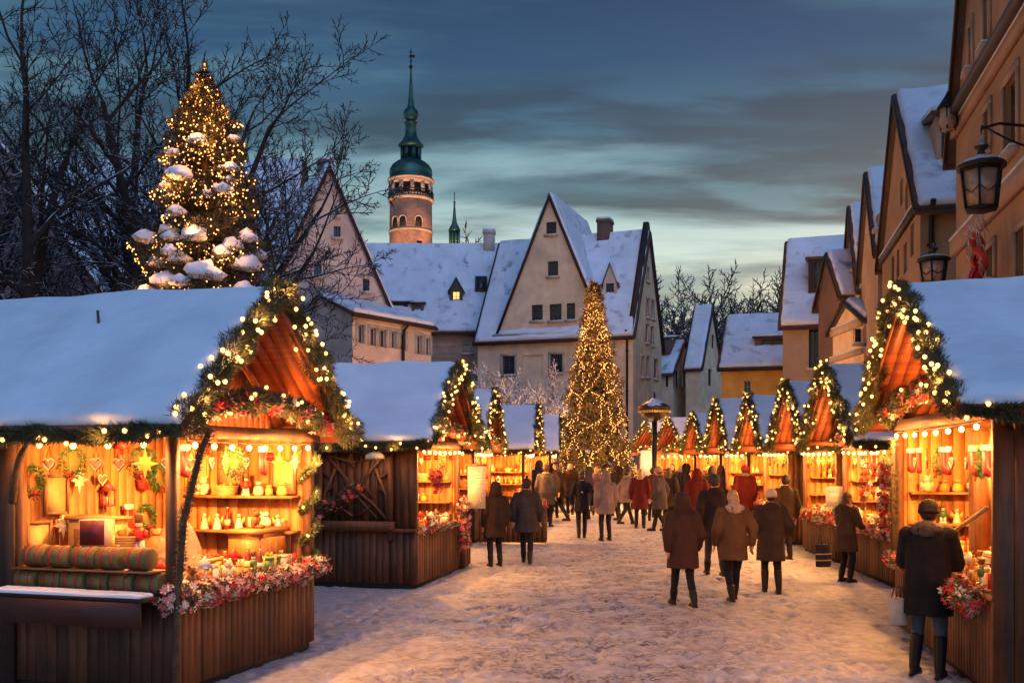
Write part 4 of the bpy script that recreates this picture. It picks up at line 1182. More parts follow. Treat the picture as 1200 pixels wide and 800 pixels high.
def stall(key, short, label, o, ang, w=2.6, L=3.6, ridge=3.86, eave=2.55, ovf=.3, ove=.35, s=-1, near_open=1.7, gx=-.4, wood='wood', group='market stalls along both sides of the square', seed=1, lod=0, bulbs=11, counter=.92, sag=.05, front_swag=True, lit=60, r0=.15):
    M = T(*o) @ RZ(ang); st = dict(key=key, short=short, M=M, w=w, L=L, s=s, z=counter, w2=w / 2)
    t = thing('market_stall', label, 'market stall', M, group)
    wm = [M_[wood], M_['dark']]; h = eave - .12; hw = w / 2
    FR = RZ(R(90))                          # panel frame: local -y -> +x (front/gable side); its x runs along +y
    NE = T(0, s * hw) @ (Matrix.Identity(4) if s < 0 else RZ(R(180)))      # near side
    FA = T(0, -s * hw) @ (RZ(R(180)) if s < 0 else Matrix.Identity(4))     # far side
    def NX(x): return x if s < 0 else -x    # stall x -> panel x on near side
    b = MB(); b.box((-L / 2, 0, .05), (L - .06, w - .06, .1)); b.build('plinth', M_['dark'], t)
    b = MB(); planks(b, -hw, hw, .08, counter - .03, FR, .1); b.build('counter_front', wm, t)
    no = near_open
    if no:
        b = MB(); a_, b_ = sorted((NX(-no), NX(0))); planks(b, a_, b_, .08, counter - .03, NE, .115); b.build('side_front', wm, t)
        a_, b_ = sorted((NX(-L), NX(-no))); b = MB(); planks(b, a_, b_, .08, h, NE, .15); b.build('side_wall', wm, t)
    else:
        a_, b_ = sorted((NX(-L), NX(0))); b = MB()
        if key == 'S1': planks(b, a_, b_, .08, h, NE, .16)
        else: planks(b, a_, b_, .08, .94, NE, .12); b.box(((a_ + b_) / 2, -.02, .97), (b_ - a_, .06, .06), NE); planks(b, a_, b_, 1.0, h, NE, .14)
        b.build('side_wall', wm, t)
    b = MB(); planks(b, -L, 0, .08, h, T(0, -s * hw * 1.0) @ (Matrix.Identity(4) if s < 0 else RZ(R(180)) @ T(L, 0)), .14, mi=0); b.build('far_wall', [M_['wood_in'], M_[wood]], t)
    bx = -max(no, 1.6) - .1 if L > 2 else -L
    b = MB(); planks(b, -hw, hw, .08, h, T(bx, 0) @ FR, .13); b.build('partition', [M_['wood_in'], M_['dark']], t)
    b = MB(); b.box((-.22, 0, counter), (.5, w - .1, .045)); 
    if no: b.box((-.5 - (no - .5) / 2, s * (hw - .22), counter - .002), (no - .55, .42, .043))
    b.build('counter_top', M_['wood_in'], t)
    b = MB()
    for zz_ in (1.32, 1.72): b.box((-.85, -s * (hw - .14), zz_), (1.4, .24, .03))
    if key in ('S1', 'S2', 'L2', 'S3'):
        for zz_ in (1.12, 1.5, 1.88): b.box((bx + .14, 0, zz_), (.22, w - .5, .03))
        st['part'] = bx + .14
    b.build('shelf', M_['wood_in'], t)
    # posts
    for (x, y) in ((-.04, s * (hw - .04)), (-.04, -s * (hw - .04))) + (((-no, s * (hw - .03)),) if no else ()):
        MB().box((x, y, h / 2 + .04), (.09, .09, h - .08)).build('post', M_[wood], t)
    b = MB(); b.box((0.01, 0, h - .02), (.1, w + .1, .12)); b.box((-L / 2, s * (hw + .01), h + .0), (L, .1, .1)); b.box((-L / 2, -s * (hw + .01), h), (L, .1, .1)); b.build('beam', M_[wood], t)
    # gable boards
    sl = (ridge - eave) / (hw + ove); yy = hw + .04
    b = MB(); n = int(w / .12)
    for i in range(n):
        y0_ = -hw + i * w / n; y1_ = y0_ + w / n - .008; f = lambda y: ridge - .18 - sl * abs(y)
        z0_ = h + .02
        pl = [(y0_, z0_), (y1_, z0_), (y1_, f(y1_)), (y0_, f(y0_))]
        if min(f(y0_), f(y1_)) > z0_ + .02: b.prism(pl, -.012, .012, T(gx, 0) @ FR)
    b.build('gable_boards', M_['wood_red'], t)
    # roof: boards down the slope + deck
    for q in (-1, 1):
        b = MB(); e = Vector((0, q * (hw + ove), eave - .13)); r_ = Vector((0, 0, ridge - .13)); x = -L - .15; nb = int((L + ovf + .15) / .15); dx_ = (L + ovf + .15) / nb
        for i in range(nb):
            if lod and i < nb - 8: continue
            xc = x + dx_ * (i + .5); b.bar((xc, e.y, e.z), (xc, 0, r_.z), dx_ - .008, .022)
        n_ = Vector((0, -q * (e.z - r_.z), -q * q * -abs(e.y))).normalized(); n_ = Vector((0, q * sl, 1)).normalized() * .03
        A = [Vector((x, e.y, e.z)), Vector((ovf, e.y, e.z)), Vector((ovf, 0, r_.z)), Vector((x, 0, r_.z))]
        lo = [p + n_ * .5 for p in A]; hi = [p + n_ * 1.4 for p in A]
        b.add(lo + hi, [(0, 1, 2, 3), (7, 6, 5, 4), (0, 4, 5, 1), (1, 5, 6, 2), (2, 6, 7, 3), (3, 7, 4, 0)])
        b.box(((x + ovf) / 2, e.y + q * .012, e.z - .01), (ovf - x, .025, .13))
        b.bar((ovf + .014, e.y, e.z + .005), (ovf + .014, 0, r_.z + .01), .024, .11)
        for k_ in (1, 2): b.box(((gx + ovf) / 2, q * (hw + .04 + (ove - .1) * k_ / 2.2), e.z - .02 + sl * (ove - .04 - (ove - .1) * k_ / 2.2) * .6), (ovf - gx - .02, .03, .09))
        b.build('roof_panel', M_['wood_red'], t)
    b = MB()
    for q in (-1, 1):
        slope_snow(b, (-L - .2, q * (hw + ove + .03), eave - .10), (ovf + .04, q * (hw + ove + .03), eave - .10), (ovf + .04, 0, ridge - .10), (-L - .2, 0, ridge - .10), .16 if q == s else .13, 44 if not lod else 16, 18 if not lod else 10, .04, seed + q, sag=sag if q == s else 0)
    b.build('snow_cap', M_['snow'], t, True)
    # decorations on the gable edge
    X = ovf + .03
    r0 = (r0, .115, .085)[lod]
    rake = [(X, s * (hw + ove), eave - .12), (X, s * (hw + ove) * .5, (eave + ridge) / 2 - .02), (X, 0, ridge + .0), (X, -s * (hw + ove) * .5, (eave + ridge) / 2 - .06), (X, -s * (hw + ove), eave - .18)]
    dens = (5200, 2600, 1200)[lod]; nl = (.062, .08, .11)[lod]; nw = (.010, .014, .022)[lod]
    garland('gable_garland', f"fir garland with small lights along the gable edge of the {short}", M, rake, r0, dens, seed, (17, 14, 12)[lod], (('bulb_m', .021, 'bulb'), ('bulb_n', .023, 'bulb'), ('bulb_o', .025, 'bulb'))[lod], nl, nw, 'gable garlands on the stalls', 0, (7, 5, 3)[lod], (2.1, 2.0, 3)[lod], out=(.55, 0, .15))
    ev = [(X, s * (hw + ove + .02), eave - .15)] + [(X - (i + 1) * .5, s * (hw + ove + .02), eave - .17 - .03 * (i % 2)) for i in range(int((L + ovf) / .5))]
    garland('eave_garland', f"fir garland with lights under the near snowy eave of the {short}", M, ev, .075, dens * .8, seed + 3, 5, (('bulb_m', .021, 'bulb'), ('bulb_n', .023, 'bulb'), ('bulb_o', .025, 'bulb'))[lod], nl, nw, 'eave garlands on the stalls', 0, (3, 2, 0)[lod], (1.0, 1.2, 1)[lod], out=(0, s * 1.0, -.3))
    if front_swag:
        sw = [(.12, y * (hw + .02), h + .10 + .22 * (1 - y * y)) for y in np.linspace(-1, 1, 9)]
        garland('gable_swag', f"fir swag with red poinsettias across the gable front of the {short}", M, sw, .13, dens * .9, seed + 6, 5, (('bulb_m', .021, 'bulb'), ('bulb_n', .023, 'bulb'), ('bulb_o', .025, 'bulb'))[lod], nl, nw, 'poinsettia swags on the stalls', (55, 30, 12)[lod], 0, 1, out=(.5, 0, 0))
    # rows of bulbs
    nb = (8, 6, 4)[lod]
    bulb_row(f"row of bright bulbs under the gable beam of the {short}", M, (.06, -hw + .08, h - .10), (.06, hw - .08, h - .10), nb, (.028, .035, .05)[lod], .02, 'bulb rows under the stall beams', lit / nb * .60, ('bulb_l', 'bulb_l2', 'bulb_l3')[lod], off=(.02, 0, -.07))
    if no and lod < 2: bulb_row(f"row of bright bulbs along the side opening of the {short}", M, (-no + .1, s * (hw + .04), h - .09), (-.1, s * (hw + .04), h - .09), 4, .028 if not lod else .035, .02, 'bulb rows under the stall beams', lit / 16 * 1.0, ('bulb_l', 'bulb_l2')[lod])
    # interior working lamps (bulbs seen hanging inside)
    it = thing('hanging_lamp', f"bare glowing bulb hanging inside the {short}", 'lamp', M @ T(-.75, 0, h), 'bare bulbs inside the stalls')
    MB().tube([(0, 0, .1), (0, 0, -.12)], .006, 5).build('cable', M_['cable'], it); link('bulb', bulb_mesh('bulb_l', .028, M_['bulb_big']), it).location = (0, 0, -.15)
    lamp((0, 0, -.2), lit, (1, .40, .09), .06, it)
    return st, t


def fill(st, n_front, n_side, n_shelf, n_hang, seed, kinds=None, hk=None):
    rd = random.Random(seed); M = st['M']; hw = st['w2']; s = st['s']; z = st['z'] + .023
    K = kinds or ['gift_box', 'honey_jar', 'pillar_candle', 'biscuit_bag', 'wicker_basket', 'angel_figurine', 'nutcracker_figure', 'bottle', 'nut_tray', 'house_lantern', 'teddy_bear']
    CC = {'gift_box': ['red', 'gold', 'cream', 'green'], 'honey_jar': ['amber', 'gold'], 'pillar_candle': ['cream', 'red'], 'biscuit_bag': ['cream', 'amber', 'gold'], 'wicker_basket': ['red', 'amber', 'cream'], 'angel_figurine': ['white', 'cream'],
          'nutcracker_figure': ['red', 'green'], 'bottle': ['dark red', 'green', 'amber'], 'nut_tray': ['amber', 'cream', 'red'], 'house_lantern': ['white', 'red'], 'teddy_bear': ['brown', 'cream'], 'paper_star': ['gold', 'red', 'cream'], 'gingerbread_heart': ['brown'],
          'glass_bauble': ['red', 'gold'], 'wreath': ['green'], 'stocking': ['red'], 'wooden_crate': ['red', 'amber']}
    WD = {'gift_box': .24, 'honey_jar': .11, 'pillar_candle': .1, 'biscuit_bag': .15, 'wicker_basket': .32, 'angel_figurine': .16, 'nutcracker_figure': .13, 'bottle': .1, 'nut_tray': .36, 'house_lantern': .18, 'teddy_bear': .2, 'wooden_crate': .5}

    def row(n, fn, length, where, zz_, KK, rots=0):
        x = rd.uniform(0.05, .1)
        for i in range(n):
            k = rd.choice(KK); w = WD.get(k, .15)
            if x + w > length: return
            p = fn(x + w / 2); goods(k, rd.choice(CC[k]), M @ T(p[0], p[1], zz_) @ RZ(rots + rd.uniform(-.3, .3)), st, where); x += w + rd.uniform(.0, .04)
    row(n_front, lambda x: (-.12, s * (hw - .08 - x)), 2 * hw - .2, 'on the front counter of', z, [k for k in K if WD[k] < .3], math.pi / 2)
    row(n_front, lambda x: (-.34, s * (hw - .08 - x)), 2 * hw - .2, 'at the counter back of', z, K, math.pi / 2)
    if n_side: row(n_side, lambda x: (-.55 - x, s * (hw - .2)), 1.1, 'on the side counter of', z, K)
    for zz_, nm in ((1.335, 'on the lower shelf of'), (1.735, 'on the upper shelf of')):
        row(n_shelf, lambda x: (-1.5 + x, -s * (hw - .14)), 1.35, nm, zz_, [k for k in K if WD[k] < .33])
    if 'part' in st:
        for zz_, nm in ((1.137, 'on the low inner shelf of'), (1.517, 'on the middle inner shelf of'), (1.897, 'on the high inner shelf of')):
            row(14, lambda x: (st['part'], s * (hw - .3 - x)), 2 * hw - .6, nm, zz_, [k for k in K if WD[k] < .33], math.pi / 2)
    H = hk or ['paper_star', 'gingerbread_heart', 'glass_bauble', 'wreath', 'stocking']
    for i in range(n_hang):
        k = rd.choice(H); y = -hw + .15 + (i + .5) * (2 * hw - .3) / n_hang; zz_ = 2.28
        goods(k, rd.choice(CC[k]), M @ T(-.08 - .1 * rd.random(), y, zz_) @ RZ(math.pi / 2 + rd.uniform(-.3, .3)), st, 'hanging in the front of')


def flower_box(label, M, path, seed=0, n=110, rad=.10, size=.04, group='flower garlands on the counters', cat='flower garland', name='flower_garland', mis=(0, 1, 2, 0, 2), lv=3):
    t = thing(name, label, cat, M, group); b = MB()
    L = sum((Vector(q) - Vector(p)).length for p, q in zip(path, path[1:]))
    flowers(b, path, int(n * L), rad, size, list(mis), 3, seed, lv); b.tris(spray(path, int(500 * L), rad * .8, .06, .012, seed + 1), 4)
    b.build('blossoms', [M_['pink'], M_['red'], M_['cream'], M_['leaf'], M_['needle']], t); return t


# ================================================================ the stalls
L1, t1 = stall('L1', 'front left stall', 'large wooden market stall nearest on the left, snow roofed, open on two sides', (-2.65, 10.15, 0), R(-16.7), 2.6, 4.6, s=-1, near_open=1.72, gx=-.55, seed=1, lit=85)
L2, t2 = stall('L2', 'second left stall', 'dark wooden stall with carved closed side panel, second on the left', (-1.30, 17.9, 0), R(-11.5), 2.85, 3.3, s=-1, near_open=0, gx=-.3, seed=4, wood='wood', lod=0, lit=75, ovf=.34)
L3, t3 = stall('L3', 'third left stall', 'golden lit stall third on the left, behind the pair of dark coated people', (-.78, 26.7, 0), R(-8), 2.7, 3.2, s=-1, near_open=1.7, seed=7, ridge=4.0, lod=1, lit=95)
L4, t4 = stall('L4', 'fourth left stall', 'golden lit stall fourth on the left, left of the tall narrow lit tree', (.52, 31.9, 0), R(-6), 2.6, 3.2, s=-1, near_open=1.7, seed=9, lod=2, lit=110)
L5, t5 = stall('L5', 'fifth left stall', 'small distant lit stall touching the tall narrow lit tree at its left', (1.58, 38.6, 0), R(-5), 2.6, 3.2, s=-1, near_open=1.7, seed=11, lod=2, lit=110)
S1, u1 = stall('S1', 'front right stall', 'large wooden market stall nearest on the right, behind the man in black coat', (4.62, 10.85, 0), R(170), 4.2, 5.0, ridge=4.03, eave=2.72, s=1, near_open=0, gx=-.95, seed=13, lit=110, ovf=.36, r0=.13)
S2, u2 = stall('S2', 'second right stall', 'snow roofed stall second on the right with red flowered counter', (6.50, 18.3, 0), R(176), 3.2, 3.6, ovf=.72, s=1, near_open=1.5, gx=-.1, seed=15, lod=0, lit=100)
S3, u3 = stall('S3', 'third right stall', 'snow roofed stall third on the right, carrying the white notice', (6.78, 22.0, 0), R(177), 2.9, 3.4, ovf=.70, s=1, near_open=0, gx=-.1, seed=17, lod=1, lit=100)
S4, u4 = stall('S4', 'fourth right stall', 'stall with closed ochre plank side, fourth on the right', (6.98, 26.4, 0), R(178), 2.9, 3.4, ovf=.70, s=1, near_open=0, gx=-.1, seed=19, wood='wood_far', lod=1, lit=110)
S5, u5 = stall('S5', 'fifth right stall', 'distant golden lit stall fifth on the right', (6.95, 30.9, 0), R(181), 2.8, 3.4, ridge=4.0, ovf=.6, s=1, near_open=1.6, gx=-.1, seed=21, lod=2, lit=120)
S6, u6 = stall('S6', 'sixth right stall', 'distant golden lit stall sixth on the right', (7.25, 36.6, 0), R(184), 2.8, 3.4, ovf=.6, s=1, near_open=1.6, seed=23, lod=2, lit=120)
S7, u7 = stall('S7', 'seventh right stall', 'small far lit stall seventh on the right near the dome topped kiosk', (6.9, 41.0, 0), R(195), 2.8, 3.4, ovf=.5, s=1, near_open=1.6, seed=25, lod=2, lit=120)
S8, u8 = stall('S8', 'farthest right stall', 'farthest lit stall on the right, just right of the tall lit tree', (6.6, 46.5, 0), R(200), 2.8, 3.6, ovf=.4, s=1, near_open=1.6, seed=27, lod=2, lit=120)

# warm bulbs light pole-wrapped greenery etc. on the front left stall
M = L1['M']
pole = thing('leaning_pole', 'dark leaning pole wound with fir at the counter corner of the front left stall', 'pole', M @ T(.06, -1.36, .1))
lp = [(0, 0, 0), (.02, .0, .8), (.05, .04, 1.5), (.18, .1, 2.1), (.26, .14, 2.32)]
MB().tube(lp, [.035, .03, .032, .028, .026], 8).build('stem', M_['rope'], pole)
MB().tris(spray(lp[1:], 1500, .045, .045, .009, 4)).build('greenery', M_['needle'], pole)
p2 = thing('wound_post_greenery', 'green fir garland spiralling round the far corner post of the front left stall', 'garland', M @ T(-.02, 1.25, 0))
sp2 = [(.085 * math.cos(a), .085 * math.sin(a), 1.0 + a * .058) for a in np.linspace(0, 22, 80)]
b = MB(); b.tris(spray(sp2, 4200, .03, .05, .012, 8)); b.build('greenery', M_['leaf'], p2)
for i in range(7): link('bulb', bulb_mesh('bulb_m', .021, M_['bulb']), p2).location = sp2[8 + i * 10]
br_ = thing('curved_brace', 'dark bent branch bracing the eave at the left of the front left stall', 'branch', M @ T(-1.72, -1.36, 1.75))
MB().tube([(0, 0, 0), (.1, -.08, .18), (.18, -.12, .38), (.36, -.2, .56), (.5, -.28, .66)], [.035, .034, .03, .03, .026], 8).build('branch', M_['rope'], br_)
b = MB(); b.box((-.85, -1.50, .93), (1.62, .34, .035), mi=0); b.box((-.85, -1.67, .80), (1.56, .02, .22), mi=1)
sh = thing('serving_shelf', 'dark red painted serving shelf edged with snow on the front left stall', 'shelf', M)
b.build('shelf_board', [M_['wood_dark'], paint('shelf_red', (.06, .012, .008), .65)], sh)
b = MB(); slope_snow(b, (-1.66, -1.69, .95), (-.05, -1.69, .95), (-.05, -1.52, .95), (-1.66, -1.52, .95), .035, 40, 8, .012, 3); b.build('snow_edge', M_['snow'], sh, True)
# goods of the front left stall
for i in range(6): goods('wrapped_roll', 'olive', M @ T(-1.50 + i * .262, -1.37 + .02 * (i % 2), 1.035) @ RX(i * .9) @ Matrix.Scale(.40 + .02 * (i % 3), 4, (1, 0, 0)) @ RZ(0), L1, 'in the lower shelf row of')
MB_b = thing('display_board', 'thin snowy board laid over the lower row of green rolls', 'board', M @ T(-.85, -1.37, 1.14)); MB().box((0, 0, .008), (1.5, .26, .014)).build('board', M_['g_brown'], MB_b)
for i in range(5): goods('wrapped_roll', 'olive', M @ T(-1.42 + i * .278, -1.36 - .02 * (i % 2), 1.258) @ RX(i * .9) @ Matrix.Scale(.42 + .02 * (i % 3), 4, (1, 0, 0)), L1, 'in the upper shelf row of')
bx_ = thing('cream_box', 'open cream box with dark red front among the rolls', 'box', M @ T(-.86, -1.25, 1.36) @ RZ(.25))
MB().box((0, 0, .12), (.24, .2, .24)).build('box', M_['g_cream'], bx_); MB().box((0, -.104, .12), (.225, .008, .225)).build('front_panel', M_['g_wine'], bx_)
cab = thing('small_cabinet', 'pale wooden display cabinet with wreath motif at left inside the front left stall', 'cabinet', M @ T(-1.42, -.55, .95) @ RZ(.1))
b = MB(); b.box((0, 0, .3), (.5, .25, .6)); b.box((0, 0, .615), (.56, .31, .03)); b.build('case', M_['g_straw'], cab)
b = MB(); b.box((0, -.13, .3), (.36, .02, .42)); b.build('door', M_['wood_in'], cab)
b = MB(); b.tris(spray([(.11 * math.cos(t), -.15, .3 + .11 * math.sin(t)) for t in np.linspace(0, 6.28, 13)], 500, .03, .03, .01, 6)); b.build('motif', M_['gold'], cab)
dm = thing('glass_cloche', 'tall pointed glass cloche over a stacked cake in the front left stall', 'cloche', M @ T(-.52, -.5, .96))
MB().lathe([(.23, 0), (.24, .1), (.22, .32), (.14, .52), (.02, .66), (.01, .68)], seg=24).build('glass', M_['g_clear'], dm, True)
b = MB()
for z_, r_ in ((0, .17), (.1, .15), (.2, .12), (.3, .09)): b.lathe([(r_ * .95, z_), (r_, z_ + .03), (r_ * .96, z_ + .09)], seg=20)
b.build('cake', M_['g_amber'], dm)
ck = thing('round_board', 'round pale cake board dusted with snow on the front left stall counter', 'board', M @ T(-.42, -1.05, .95))
MB().lathe([(.34, 0), (.36, .02), (.36, .05)], seg=32).build('board', M_['g_straw'], ck); MB().lathe([(.36, .051), (.35, .075), (.2, .085)], seg=32).build('icing', M_['g_white'], ck, True)
ch = thing('wooden_chest', 'orange wooden chest standing at the far side of the front left stall counter', 'chest', M @ T(-.42, .82, .945) @ RZ(math.pi / 2))
b = MB(); b.box((0, 0, .2), (.62, .36, .4)); b.box((0, -.19, .2), (.54, .02, .3)); b.build('body', M_['wood_in'], ch); MB().box((0, 0, .42), (.68, .42, .05)).build('lid', M_['wood_in'], ch)
goods('teddy_bear', 'brown', M @ T(-.42, .75, 1.39) @ RZ(1.8), L1, 'on the wooden chest of'); goods('biscuit_bag', 'cream', M @ T(-.42, .98, 1.39), L1, 'on the wooden chest of')
for i, (x, z_, c_) in enumerate(((-1.05, 1.95, 'brown'), (-.35, 1.85, 'brown'), (-1.5, 1.9, 'gold'))): goods('picture_frame', c_, M @ T(x, 1.25, z_ - .1), L1, 'on the back wall of')
for i in range(9): goods(['gingerbread_heart', 'wreath', 'paper_star', 'gingerbread_heart'][i % 4], ['brown', 'green', 'gold', 'brown'][i % 4], M @ T(-1.55 + i * .18, -1.08 + .1 * (i % 3), 2.27), L1, 'hanging inside the side opening of')
fill(L1, 16, 0, 7, 10, 101)
rd = random.Random(77)
for i in range(13):
    k = ['wreath', 'picture_frame', 'paper_star', 'gingerbread_heart', 'house_lantern', 'stocking'][i % 6]; c_ = dict(wreath='green', picture_frame='brown', paper_star='cream', gingerbread_heart='brown', house_lantern='red', stocking='red')[k]
    goods(k, c_, M @ T(-1.74, -1.1 + (i % 7) * .33 + .1 * (i // 7), (2.1 if k != 'picture_frame' else 1.6) - .45 * (i // 7)) @ RZ(math.pi / 2), L1, 'on the left inner wall of')
for i in range(11):
    k = ['angel_figurine', 'pillar_candle', 'wicker_basket', 'nutcracker_figure', 'biscuit_bag', 'honey_jar'][i % 6]; c_ = dict(angel_figurine='white', pillar_candle='cream', wicker_basket='amber', nutcracker_figure='red', biscuit_bag='gold', honey_jar='amber')[k]
    goods(k, c_, M @ T(-1.5 + (i % 6) * .2, -.95 + .35 * (i // 6), .95 + .28 * (i // 6)) @ Matrix.Scale(1.5, 4) @ RZ(rd.uniform(-.4, .4)), L1, 'behind the rolls in')
MB_r = thing('riser_board', 'raised wooden display board behind the rolls in the front left stall', 'board', M @ T(-1.0, -.6, 1.2)); MB().box((0, 0, 0), (1.15, .25, .03)).build('board', M_['wood_in'], MB_r)
for y in (-.9, -.55, -.2, .15): goods('wooden_crate', 'amber' if y < 0 else 'red', M @ T(-.62, y, .95) @ Matrix.Scale(.75, 4) @ RZ(1.57), L1, 'behind the counter of')
flower_box('thick pink, red and cream flower garland along the counter of the front left stall', M, [(-.1, -1.40, .93), (.06, -1.34, .90), (.09, -.5, .93), (.09, .5, .93), (.09, 1.25, .95), (.06, 1.4, .93)], 5, 300, .135, .038)
# closed left section front: dark corner post
b = thing('corner_board', 'dark upright board at the photo left end of the front left stall opening', 'board', M @ T(-1.80, -1.35, 0)); MB().box((0, 0, 1.2), (.2, .05, 2.35)).build('board', M_['wood_dark'], b)
for x, y, h_, l in ((-1.35, -.62, .28, 'thin dark stick poking out of the front left snow roof near its middle'), (-.75, -.38, .14, 'short stub poking out of the front left snow roof near the ridge end')):
    zz_ = 3.86 + .04 - (3.86 - 2.55) / 1.65 * abs(y); k_ = thing('stick', l, 'stick', M @ T(x, y, zz_ - .05)); MB().tube([(0, 0, 0), (-.02, 0, h_)], .014, 6).build('stem', M_['rope'], k_)

# second left stall: carved panel, lamp, flowers, poster
M = L2['M']
cp = thing('carved_panel', 'carved wooden tracery panel on the closed side of the second left stall', 'carved panel', M @ T(-1.05, -1.45, 0))
b = MB(); 
for x in (-.62, .62): b.box((x, -.03, 1.55), (.07, .07, 1.5))
b.box((0, -.035, 2.3), (1.3, .08, .07)); b.box((0, -.06, 1.05), (1.4, .12, .14)); b.build('frame', M_['wood'], cp)
b = MB()
for q in (-1, 1):
    for off in (0, .16):
        b.tube([(q * (-.55 + off), -.03, 1.16), (q * (-.30 + off), -.03, 1.42), (q * (.02 + off * .5), -.03, 1.66), (q * .26, -.03, 1.95), (q * (.50 - off), -.03, 2.22)], .03 - off * .06, 6)
    b.tube([(q * .04, -.03, 1.2), (q * .26, -.03, 1.34), (q * .30, -.03, 1.56), (q * .12, -.03, 1.72), (0, -.03, 1.62)], .024, 6)
    b.tube([(q * .56, -.03, 1.55), (q * .42, -.03, 1.68), (q * .42, -.03, 1.84), (q * .56, -.03, 1.92)], .024, 6); b.tube([(0, -.03, 2.02), (q * .12, -.03, 2.12), (q * .08, -.03, 2.24)], .022, 6)
for a, c_ in (((-.58, 1.15), (-.35, 2.0)), ((.58, 1.15), (.35, 2.0)), ((-.58, 2.25), (.0, 2.1)), ((.58, 2.25), (0, 2.1))): b.tube([(a[0], -.03, a[1]), ((a[0] + c_[0]) / 2 * 1.15, -.03, (a[1] + c_[1]) / 2), (c_[0], -.03, c_[1])], .03, 6)
b.build('tracery', M_['wood'], cp)
wl = thing('wall_lamp', 'small shell shaped lamp under the eave of the second left stall', 'lamp', M @ T(-.62, -1.72, 2.28))
MB().lathe([(.16, -.12), (.15, -.06), (.08, 0), (.02, .03)], seg=16).build('shade', M_['g_cream'], wl, True); MB().tube([(0, .02, .02), (0, .1, .12)], .012, 6).build('arm', M_['iron'], wl)
lamp((0, -.02, -.14), 1.5, (1, .6, .3), .05, wl)
flower_box('loose spray of red and pink flowers on the dark side of the second left stall', M, [(-1.85, -1.52, 1.0), (-1.6, -1.55, 1.35), (-1.25, -1.55, 1.45), (-1.0, -1.55, 1.7)], 9, 55, .13, .045, 'flower sprays', 'flowers', 'flower_spray', (0, 1, 0), 3)
flower_box('hanging bunch of red and pink flowers at the counter end of the second left stall', M, [(.12, 1.15, 1.35), (.14, 1.25, .9), (.14, 1.3, .45)], 10, 170, .15, .045, 'flower sprays', 'flowers', 'flower_spray', (0, 1, 1, 0, 2), 2)
flower_box('red flower cluster hanging in the opening of the second left stall', M, [(.12, -.75, 1.95), (.12, -.6, 1.8), (.12, -.55, 1.65)], 12, 150, .12, .05, 'flower sprays', 'flowers', 'flower_spray', (1, 0, 1), 1)
flower_box('row of red flowers along the counter edge of the second left stall', M, [(.06, -1.2, .95), (.06, 1.0, .95)], 13, 60, .06, .04, mis=(1, 0, 2))
for (x, y, r_, l) in ((.3, .85, .8, 'tall pale paper notice hanging at the counter of the second left stall'),):
    po = thing('hanging_notice', l, 'notice', M @ T(.34, 1.42, 1.2) @ RZ(R(15)))
    b = MB(); b.box((0, 0, .42), (.34, .008, .84)); b.build('sheet', M_['paper'], po)
    b = MB(); b.box((0, -.002, .84), (.40, .03, .03)); b.build('rod', M_['g_brown'], po)
    rd = random.Random(4); b = MB()
    for i in range(9):
        x_ = -.12
        while x_ < .11:
            w_ = rd.uniform(.012, .05); b.box((x_ + w_ / 2, -.006, .76 - i * .058 if i < 7 else .22 - (i - 7) * .07), (w_, .003, .008)); x_ += w_ + rd.uniform(.008, .02)
    b.box((0, -.006, .27), (.33, .003, .005)); b.build('faint_writing', M_['g_straw'], po)
    MB().lathe([(.02, -.002), (.02, .002)], seg=10, M=T(.09, -.006, .15) @ RX(math.pi / 2)).build('red_mark', M_['g_pink'], po)
fill(L2, 16, 0, 6, 8, 102)
# small side box at far end of L2
sb = thing('low_wooden_box', 'low plank box standing against the far counter end of the second left stall', 'box', M @ T(.02, 1.95, 0) @ RZ(.12))
b = MB(); planks(b, -.45, .45, .04, .85, T(0, 0) @ RZ(R(90)), .1); planks(b, -.5, 0, .04, .85, T(0, -.45), .1); b.box((-.25, 0, .86), (.56, .94, .03)); b.box((-.26, .02, .42), (.44, .84, .8)); b.build('planking', [M_['wood'], M_['dark']], sb)
ct_ = thing('market_counter', 'dark plank counter behind the pair of people in dark coats', 'counter', T(-.1, 25.1, 0) @ RZ(R(-4)))
b = MB(); planks(b, -.75, .95, .06, .9, Matrix.Identity(4), .12); planks(b, 0, .7, .06, .9, T(.95, 0) @ RZ(R(90)), .12); b.build('planking', [M_['wood'], M_['dark']], ct_); MB().box((.1, .35, .93), (1.8, .75, .05)).build('top', M_['wood'], ct_)
X3 = dict(key='C3', short='dark plank counter', M=T(-.1, 25.1, 0) @ RZ(R(-4)), w2=.8, s=-1, z=.93)
for i in range(9): goods(['wicker_basket', 'nut_tray', 'gift_box'][i % 3], ['amber', 'cream', 'red'][i % 3] if i % 3 != 1 else 'amber', X3['M'] @ T(-.65 + i * .19, .2 + .25 * (i % 2), .957), X3, 'on')
fill(L3, 12, 5, 6, 7, 103); fill(L4, 11, 5, 5, 6, 104); fill(L5, 8, 4, 3, 4, 105)
for st, sd in ((L3, 31), (L4, 33)):
    flower_box('red and cream flower garland on the counter of the ' + st['short'], st['M'], [(-1.5, -st['w2'] - .05, .93), (.04, -st['w2'] - .05, .93), (.08, st['w2'], .93)], sd, 60, .1, .06)

